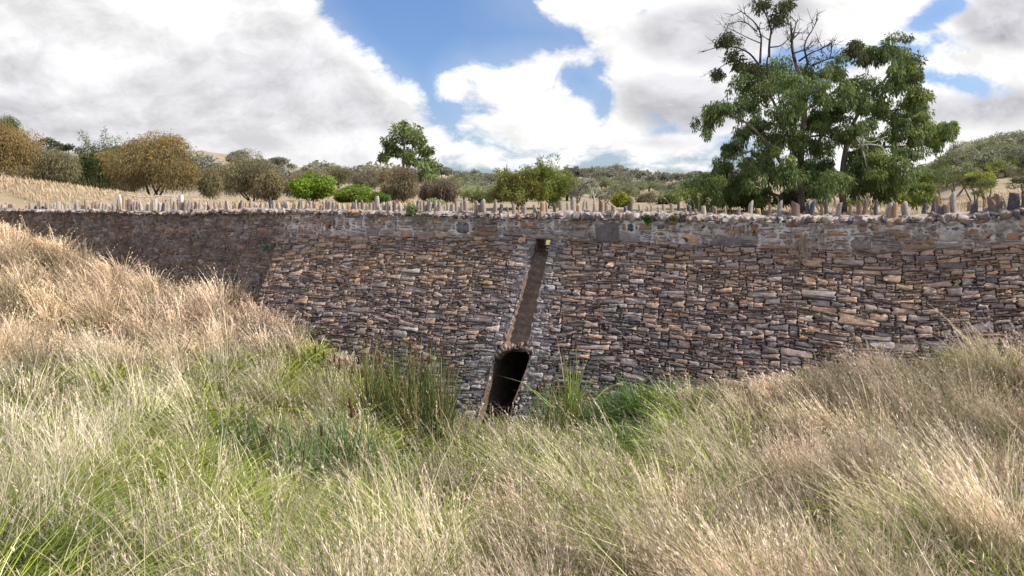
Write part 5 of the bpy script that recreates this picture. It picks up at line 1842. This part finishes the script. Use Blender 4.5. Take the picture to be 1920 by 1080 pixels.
bare('bare_tree', 'leafless dark grey tree just right of the taller green shrub', 1084, 392, 318, 40, 61, M_BARK, 1.0, 11)
bare('dead_tree', 'bleached white dead tree behind the parapet right of the dark leafless tree', 1115, 392, 333, 44, 62, M_DEAD, .7, 6)
bare('bare_tree', 'low spreading leafless grey scrub behind the darkest slab stone', 1140, 394, 352, 40, 63, M_BARK, 1.6, 9)
bare('bare_tree', 'sparse grey leafless scrub left of the big gum', 1225, 394, 356, 46, 64, M_BARK, 1.3, 8)

# ------------------------------------------------------------------ the big gum tree on the right
r = np.random.RandomState(2024)
Yb = 29.0
big = thing('big_gum_tree', 'biggest tree, a spreading green gum with bare dead branches at its top', 'tree', P(1520, 398, Yb))
C8 = [(420, 350, 120, 55), (600, 370, 80, 60), (260, 440, 85, 55), (130, 560, 80, 50), (70, 610, 38, 65), (260, 540, 100, 55), (400, 470, 110, 60), (560, 470, 100, 70), (760, 350, 85, 55), (830, 420, 100, 55), (960, 270, 70, 40),
      (1060, 245, 85, 42), (1095, 330, 60, 50), (940, 480, 95, 60), (1000, 530, 65, 50), (770, 560, 100, 50), (720, 630, 100, 45), (480, 580, 85, 55), (330, 630, 70, 45), (1150, 490, 85, 55), (1195, 560, 45, 35), (890, 640, 80, 32), (1130, 630, 70, 45),
      (1240, 660, 80, 55), (1180, 730, 100, 45), (560, 730, 75, 55), (450, 690, 85, 50), (380, 750, 70, 45), (560, 830, 80, 55), (480, 880, 95, 65), (200, 750, 50, 32), (150, 840, 55, 40), (60, 930, 85, 60), (230, 930, 100, 55), (330, 990, 65, 45),
      (620, 940, 75, 55), (770, 900, 80, 50), (960, 820, 110, 50), (1100, 850, 120, 60), (1000, 900, 110, 60), (1190, 900, 80, 65), (900, 950, 80, 45), (1200, 970, 50, 50), (1362, 655, 32, 36), (1330, 640, 14, 10),
      (1290, 700, 55, 50), (450, 400, 120, 60), (520, 420, 110, 70), (680, 470, 70, 50), (850, 500, 90, 60), (1040, 940, 90, 50), (420, 820, 60, 50), (680, 590, 60, 40), (40, 980, 70, 60), (150, 990, 100, 50), (520, 990, 70, 40),
      (640, 720, 50, 40), (1060, 420, 70, 40), (690, 750, 60, 45), (640, 850, 60, 50), (855, 790, 60, 40), (940, 720, 60, 32), (1050, 680, 70, 35), (300, 830, 60, 40), (260, 680, 60, 40), (810, 690, 60, 36),
      (1070, 580, 60, 45), (700, 850, 60, 50), (700, 960, 60, 50), (860, 860, 70, 45), (620, 620, 60, 45), (520, 520, 80, 50), (1090, 770, 80, 45), (330, 900, 70, 50), (1010, 980, 80, 40), (1150, 430, 50, 40), (1100, 390, 60, 40)]
a = Acc()
tops = [(430, 45, 90, 38), (470, 95, 55, 45), (380, 20, 50, 22), (220, 195, 65, 35), (150, 375, 28, 18), (240, 290, 50, 34), (270, 330, 60, 30), (850, 225, 22, 8), (830, 262, 40, 18), (900, 300, 60, 30), (175, 215, 40, 20), (330, 350, 50, 25), (500, 30, 26, 26), (1130, 300, 40, 40), (1150, 370, 30, 30)]
gcols = [(.100, .148, .048), (.140, .192, .064), (.18, .232, .082), (.118, .168, .070)]
ycols = [(.20, .25, .06), (.27, .30, .08), (.165, .215, .06)]
tcols = [(.065, .075, .028), (.095, .10, .035), (.05, .06, .03)]
for ic, (x, y, rx, ry) in enumerate(C8):
    x = 600 + (x - 600) * .955
    px, py = 1290 + x / 2.7, y / 2.7
    wx, wz = rx / 2.7 / F * Yb, ry / 2.7 / F * Yb
    yel = np.clip((x - 800) / 500, 0, 1) * .6 + .12  # sunlit right side put into the colour: yellower leaves to the right
    dy = r.normal(0, 1.4)
    nsub = 8 if ic < len(C8) - 21 else 4
    for k in range(nsub):
        cc = P(px, py, Yb + dy) + np.array([r.normal(0, .48) * wx, r.normal(0, .6) * wx, r.normal(0, .48) * wz])
        s = r.uniform(.33, .62)
        tone = r.uniform(.72, 1.30)
        leafcloud(a, cc, np.array([wx * s, wx * s, wz * s * 1.15]), 185, .155, .044, ycols if r.rand() < yel else gcols, r, .65, .15, tone=tone)
    # loose drooping sprays on the outside
    for k in range(9):
        cc = P(px + np.clip(r.normal(0, .45), -.8, .8) * rx / 2.7, py + r.uniform(-.5, 1.1) * ry / 2.7, Yb + dy + r.normal(0, .5))
        leafcloud(a, cc, np.array([.14, .14, .28]), 50, .18, .05, gcols, r, .85, .1, tone=r.uniform(.8, 1.2))
for (x, y, rx, ry) in tops:
    px, py = 1290 + x / 2.7, y / 2.7
    for k in range(9):
        cc = P(px + r.normal(0, .45) * rx / 2.7, py + r.normal(0, .45) * ry / 2.7, Yb + r.normal(0, .5))
        leafcloud(a, cc, np.array([.22, .22, .18]), 60, .16, .048, tcols, r, .55, .1, tone=r.uniform(.8, 1.2))
a.build('crown', M_LEAF, big)


def c8(x, y, dy=0.0): return P(1290 + x / 2.7, y / 2.7, Yb + dy)


a = Acc()
limb(a, [c8(575, 1085), c8(570, 900, .1), c8(575, 720, .2), c8(590, 560, .1), c8(575, 420), c8(545, 320), c8(530, 250), c8(520, 110)], .17, .035, r, 9, 26)
limb(a, [c8(790, 1085, -.3), c8(780, 930, -.4), c8(795, 780, -.5), c8(830, 640, -.4), c8(900, 520), c8(1000, 400), c8(1060, 280)], .14, .03, r, 8, 22)
limb(a, [c8(560, 980), c8(500, 880, -.5), c8(430, 760, -.8), c8(340, 660, -.9), c8(240, 590, -.6), c8(120, 560, -.3)], .10, .02, r, 7, 18)
limb(a, [c8(575, 720), c8(480, 600, .3), c8(420, 480, .4), c8(400, 330, .2), c8(410, 270)], .08, .03, r, 7, 16)
limb(a, [c8(795, 780), c8(950, 745, -.5), c8(1100, 740, -.6), c8(1290, 690, -.4)], .07, .02, r, 7, 16)
limb(a, [c8(780, 930), c8(900, 880, .4), c8(1050, 850, .5), c8(1180, 850, .4)], .07, .02, r, 7, 14)
limb(a, [c8(480, 1000, .3), c8(420, 975, .3), c8(360, 940, .4), c8(250, 930, .3)], .07, .02, r, 7, 14)
limb(a, [c8(470, 1085, .5), c8(440, 1000, .4), c8(370, 950, .3)], .07, .03, r, 7, 10)
limb(a, [c8(330, 760, -.8), c8(220, 800, -.5), c8(150, 840, -.3)], .04, .015, r, 6, 9)
limb(a, [c8(590, 560), c8(690, 500), c8(800, 420), c8(900, 370)], .06, .02, r, 6, 12)
limb(a, [c8(900, 520), c8(1040, 560, .2), c8(1150, 520, .2)], .05, .015, r, 6, 12)
limb(a, [c8(620, 690), c8(700, 690, -.3), c8(770, 740, -.4)], .05, .02, r, 6, 9)
a.build('trunk', M_BARK, big)
# dead limbs at the top, each with twigs
deadl = [([(410, 290), (412, 220), (420, 150), (400, 90), (380, 50)], .055), ([(365, 320), (368, 250), (370, 190), (350, 130), (300, 80), (250, 45)], .05), ([(360, 330), (310, 270), (240, 240), (150, 240), (70, 265)], .045),
         ([(540, 310), (525, 230), (535, 170), (555, 95)], .06), ([(610, 330), (590, 250), (600, 200), (630, 150), (660, 92)], .045), ([(560, 310), (620, 270), (680, 245), (730, 215)], .045),
         ([(630, 330), (690, 305), (740, 290), (800, 280)], .05), ([(715, 300), (726, 260), (726, 225)], .03), ([(535, 270), (580, 255), (620, 240), (660, 195)], .035), ([(415, 240), (470, 230), (510, 190), (540, 130)], .03),
         ([(350, 160), (280, 110), (190, 125)], .03), ([(300, 300), (240, 310), (180, 330), (120, 375)], .03), ([(420, 150), (470, 110), (500, 60)], .03), ([(370, 220), (300, 190), (220, 150), (170, 140)], .025)]
for pts, rad in deadl:
    a = Acc()
    pp = [c8(x, y, r.normal(0, .15)) for x, y in pts]
    sp_ = spline(pp, 14)
    tube(a, sp_, np.linspace(rad, rad * .25, 14), 6)
    for k in range(9):
        i = r.randint(4, 13)
        d = (sp_[i] - sp_[i - 1]); d /= np.linalg.norm(d)
        d = d + r.normal(0, .7, 3); d /= np.linalg.norm(d)
        L = r.uniform(.25, .75)
        m_ = sp_[i] + d * L * .5 + r.normal(0, .06, 3); e = sp_[i] + d * L + r.normal(0, .1, 3) + np.array([0, 0, .1])
        tube(a, [sp_[i], m_, e], [rad * .35, rad * .25, .006], 4)
        for _ in range(2):
            d2 = d + r.normal(0, .7, 3); d2 /= np.linalg.norm(d2)
            tube(a, [m_, m_ + d2 * L * .5], [rad * .2, .005], 4)
    a.build('dead_branch', M_DARKBARK, big)
for pts, rad in [([(890, 700), (885, 760), (900, 820), (908, 868)], .03), ([(860, 740), (920, 730), (985, 745), (1000, 790)], .022), ([(850, 700), (900, 760), (930, 800)], .018), ([(810, 895), (835, 915), (860, 935)], .04),
                 ([(730, 985), (745, 1020), (740, 1040), (765, 1060)], .045), ([(905, 980), (915, 1020), (905, 1050), (925, 1080)], .03), ([(1025, 1000), (1045, 1030), (1065, 1060)], .025), ([(655, 1010), (650, 1040), (665, 1070)], .05), ([(860, 690), (920, 720), (1010, 690)], .02)]:
    a = Acc()
    tube(a, spline([c8(x, y, -1.8 + r.normal(0, .1)) for x, y in pts], 10), np.linspace(rad, rad * .5, 10), 6)
    a.build('bleached_branch', M_DEAD, big)

bush('leafy_tree', 'dark green bushy tree under the left side of the big gum', 'tree', 1318, 358, 40, 34, 33, [(.05, .085, .03), (.08, .12, .04), (.10, .14, .05)], 140, 5200, L=.16, W=.04, hang=.5, lumps=30)
bush('leafy_tree', 'green low growth between the trunks under the big gum', 'tree', 1400, 372, 36, 22, 32, dgreen, 141, 2800, L=.16, W=.04, hang=.5)
for i, (px, py, rx, ry, lab) in enumerate([(1440, 392, 26, 12, 'yellow-green sapling growth left of the main trunk under the big gum'), (1600, 386, 30, 15, 'yellow-green undergrowth between the two trunks of the big gum'), (1690, 378, 34, 20, 'lime undergrowth below the right side of the big gum'),
                                           (1735, 372, 22, 22, 'yellow-green sapling at the right edge of the big gum'), (1540, 392, 20, 10, 'small green sapling behind the wide brown upright slab')]):
    bush('undergrowth_shrub', lab, 'shrub', px, py, rx, ry, 36 + i, [(.20, .25, .05), (.15, .20, .045), (.27, .31, .07)], 150 + i, 1500, L=.14, W=.045, hang=.2, lumps=14)

# ------------------------------------------------------------------ open slope on the right: slender young trees
r = np.random.RandomState(77)


def sapling(px, base, top, Y, cols, seed, label, name='young_gum', wide=1.0):
    r = np.random.RandomState(seed)
    b0 = P(px, base, Y)
    b0[2] = float(land(np.array([float(px)]), np.array([float(Y)]))[0]) - .05
    H = (HY - top) / F * Y - b0[2]
    t = thing(name, label, 'tree', b0, None)
    a = Acc(); ac = Acc()
    for k in range(3):
        tip = b0 + np.array([r.normal(0, .22) * H * wide, r.normal(0, .15) * H, H * r.uniform(.6, .9)])
        md = b0 + (tip - b0) * .45 + np.array([r.normal(0, .06) * H, 0, 0])
        limb(a, [b0 - np.array([0, 0, .2]), md, tip], .03 * H, .009 * H, r, 5, 8)
        for j in range(4):
            q = md + (tip - md) * r.uniform(0, 1)
            e = q + np.array([r.normal(0, .2) * wide, r.normal(0, .15), r.uniform(-.02, .22)]) * H
            limb(a, [q, (q + e) / 2 + r.normal(0, .02, 3) * H, e], .010 * H, .004 * H, r, 4, 5)
            leafcloud(ac, e, np.array([.14 * wide, .14, .085]) * H * r.uniform(.6, 1.2), 110, .035 * H + .08, .012 * H + .03, cols, r, .3, .1, tone=r.uniform(.75, 1.25))
        leafcloud(ac, tip, np.array([.17 * wide, .17, .10]) * H, 170, .035 * H + .08, .012 * H + .03, cols, r, .3, .1, tone=r.uniform(.8, 1.25))
    ac.build('crown', M_LEAF, t)
    a.build('trunk', M_BARK, t)


gy_ = [(.13, .155, .05), (.17, .185, .065), (.10, .125, .045)]
yy_ = [(.30, .32, .05), (.24, .27, .06)]
og_ = [(.10, .11, .05), (.135, .14, .065)]
for i, (px, b, tp, Y, cl, lab) in enumerate([
    (1765, 395, 318, 42, gy_, 'olive young gum at the right edge of the big gum with a leaning stem'),
    (1790, 380, 300, 60, gy_, 'olive young gum on the slope behind the tall square upright stone'),
    (1828, 392, 322, 44, gy_, 'thin twisted young gum with pale stems above the parapet on the slope'),
    (1850, 394, 312, 46, yy_, 'young gum with yellow-green top and dark thin trunk on the slope'),
    (1884, 350, 288, 80, gy_, 'two-stemmed dark trunked gum high on the dry slope'),
    (1868, 345, 300, 78, yy_, 'yellow-topped sapling left of the two-stemmed gum on the dry slope'),
    (1915, 392, 318, 50, og_, 'grey scraggly young gum at the right edge of the photo'),
    (1930, 372, 300, 70, og_, 'olive gum cut by the right edge of the photo'),
    (1808, 352, 292, 85, og_, 'grey-olive gum half way up the slope right of the big gum'),
    (1848, 340, 275, 95, og_, 'broad olive gum near the top of the right slope'),
    (1775, 345, 296, 95, gy_, 'olive gum on the slope close to the lone hanging branch'),
    (1892, 330, 270, 100, gy_, 'rounded olive gum below the right skyline'),
    (1872, 391, 366, 47, yy_, 'knee-high yellow-green sapling in front of the dark trunked young gum')]):
    sapling(px, b, tp, Y, cl, 300 + i, lab, wide=1.25)

# ------------------------------------------------------------------ scattered trees of the far hills
r = np.random.RandomState(500)
fm = []
for k in range(6):
    a = Acc(); rr_ = np.random.RandomState(900 + k)
    for j in range(11):
        an = rr_.uniform(0, 2 * pi); el = rr_.uniform(-.2, 1.3); q = rr_.uniform(.2, .75)
        cc = np.array([cos(an) * cos(el) * .5 * q * 1.3, sin(an) * cos(el) * .5 * q * 1.3, .42 + sin(el) * .45 * q])
        leafcloud(a, cc, np.array([.26, .26, .24]) * rr_.uniform(.7, 1.2), 80, .14, .075, [(.19, .205, .12), (.24, .25, .15), (.17, .185, .12), (.25, .235, .17), (.21, .195, .165)], rr_, .2, .1, tone=rr_.uniform(.75, 1.3))
    tube(a, [np.array([0, 0, -.1]), np.array([.02, 0, .3]), np.array([0, .02, .6])], [.03, .025, .01], 5, np.array([.12, .10, .085]))
    o = a.build('hillside_tree', M_FARLEAF, None, loc=(0, 0, 0))
    fm.append(o)


def far_tree(px, Y, h, w, k, label, group, first=[True] * 10, name='hillside_tree'):
    src = fm[k]
    if first[k]:
        o = src; first[k] = False
    else:
        o = src.copy(); COL.objects.link(o)
    o.name = name
    z = float(land(np.array([px]), np.array([float(Y)]))[0])
    o.location = ((px - HX) / F * Y, Y, z - .1)
    o.scale = (w, w, h)
    o.rotation_euler = (0, 0, r.uniform(0, 6.28))
    tag(o, label, 'tree', group)


gm = []
for k in range(4):
    a = Acc(); rr_ = np.random.RandomState(950 + k)
    for j in range(16):
        an = rr_.uniform(0, 2 * pi); el = rr_.uniform(-.2, 1.3); q = rr_.uniform(.3, .85)
        cc = np.array([cos(an) * cos(el) * .65 * q, sin(an) * cos(el) * .65 * q, .45 + sin(el) * .45 * q])
        leafcloud(a, cc, np.array([.2, .2, .17]) * rr_.uniform(.7, 1.2), 150, .07, .032, [(.22, .25, .10), (.28, .30, .12), (.19, .215, .09), (.29, .28, .145)], rr_, .2, .1, tone=rr_.uniform(.75, 1.3))
    for j in range(3):
        tube(a, [np.array([0, 0, -.1]), np.array([rr_.normal(0, .06), 0, .3]), np.array([rr_.normal(0, .2), rr_.normal(0, .2), .6])], [.025, .02, .01], 5, np.array([.12, .10, .085]))
    gm.append(a.build('hillside_tree', M_FARLEAF, None, loc=(0, 0, 0)))
fm += gm
LBV = 'low grey-green shrub on the valley floor behind the parapet'
LBF = 'small olive tree scattered on the far dry hillside'
LBR = 'olive tree on the upper slope of the near hill at right'
LBL = 'olive tree on the hill behind the left tree line'
for i in range(175):
    px = r.uniform(800, 1560); Y = 110 + 315 * r.rand() ** .8
    if 1040 < px and r.rand() < .5: Y = r.uniform(250, 425)
    h = r.uniform(2.6, 5.6) * (.6 + Y / 600); far_tree(px, Y, h, h * r.uniform(.9, 1.5), r.randint(6), LBF, 'trees on the far hillside')
for i in range(62):   # skyline row
    px = 815 + i * 11 + r.normal(0, 5); far_tree(px, r.uniform(415, 432), r.uniform(3, 6), r.uniform(3, 6), r.randint(6), LBF, 'trees on the far hillside')
for i in range(75):
    px = r.uniform(840, 1330); Y = r.uniform(62, 190)
    h = r.uniform(1.1, 2.3) * (1 + (Y - 62) / 160); far_tree(px, Y, h, h * r.uniform(1.1, 1.9), 6 + r.randint(4), LBV, 'shrubs on the valley floor', name='valley_shrub')
for i in range(85):
    px = r.uniform(1740, 1990); Y = r.uniform(78, 130)
    h = r.uniform(2.4, 4.2); far_tree(px, Y, h, h * r.uniform(.9, 1.4), 6 + r.randint(4), LBR, 'trees on the near right hill', name='slope_tree')
for i in range(60):
    px = r.uniform(-60, 800); Y = r.uniform(130, 420)
    if 385 < px < 425: continue
    h = r.uniform(4, 8); far_tree(px, Y, h, h * r.uniform(1.0, 1.5), r.randint(6), LBL, 'trees on the left hill')

# ------------------------------------------------------------------ white pipe rail beyond the far parapet
Yr = 27.0
t = thing('pipe_rail', 'white pipe guard rail with a bent end in front of the orange wattle', 'guard rail', P(340, 398, Yr))
a = Acc()
tube(a, spline([P(229, 385, Yr), P(237, 366, Yr), P(248, 367, Yr), P(272, 370, Yr), P(300, 368, Yr), P(337, 369, Yr)], 24), .022, 8)
a.build('rail', M_PIPE, t)
a = Acc()
tube(a, [P(239, 367, Yr), P(249, 377, Yr), P(262, 390, Yr)], .016, 6)
a.build('brace', M_PIPE, t)
a = Acc()
w_ = .06
x0, y0_, z0 = P(340.5, 398, Yr); z1 = P(340, 365, Yr)[2]
V = [(x0 + sx * w_, y0_ + sy * w_, z) for z in (z0, z1 - .02) for sx, sy in ((-1, -1), (1, -1), (1, 1), (-1, 1))] + [(x0 + sx * w_ * .8, y0_ + sy * w_ * .8, z1) for sx, sy in ((-1, -1), (1, -1), (1, 1), (-1, 1))]
a.add(np.array(V), None, [(0, 1, 5, 4), (1, 2, 6, 5), (2, 3, 7, 6), (3, 0, 4, 7), (4, 5, 9, 8), (5, 6, 10, 9), (6, 7, 11, 10), (7, 4, 8, 11), (8, 9, 10, 11)])
a.build('post', M_PIPE, t)
t = thing('leaning_post', 'short pale leaning post at the bent end of the white rail', 'post', P(228, 395, Yr))
a = Acc()
tube(a, spline([P(229, 398, Yr), P(227, 380, Yr), P(223, 365, Yr)], 6), np.linspace(.075, .05, 6), 6, None, .05, r)
a.build('post', M_DEAD, t)
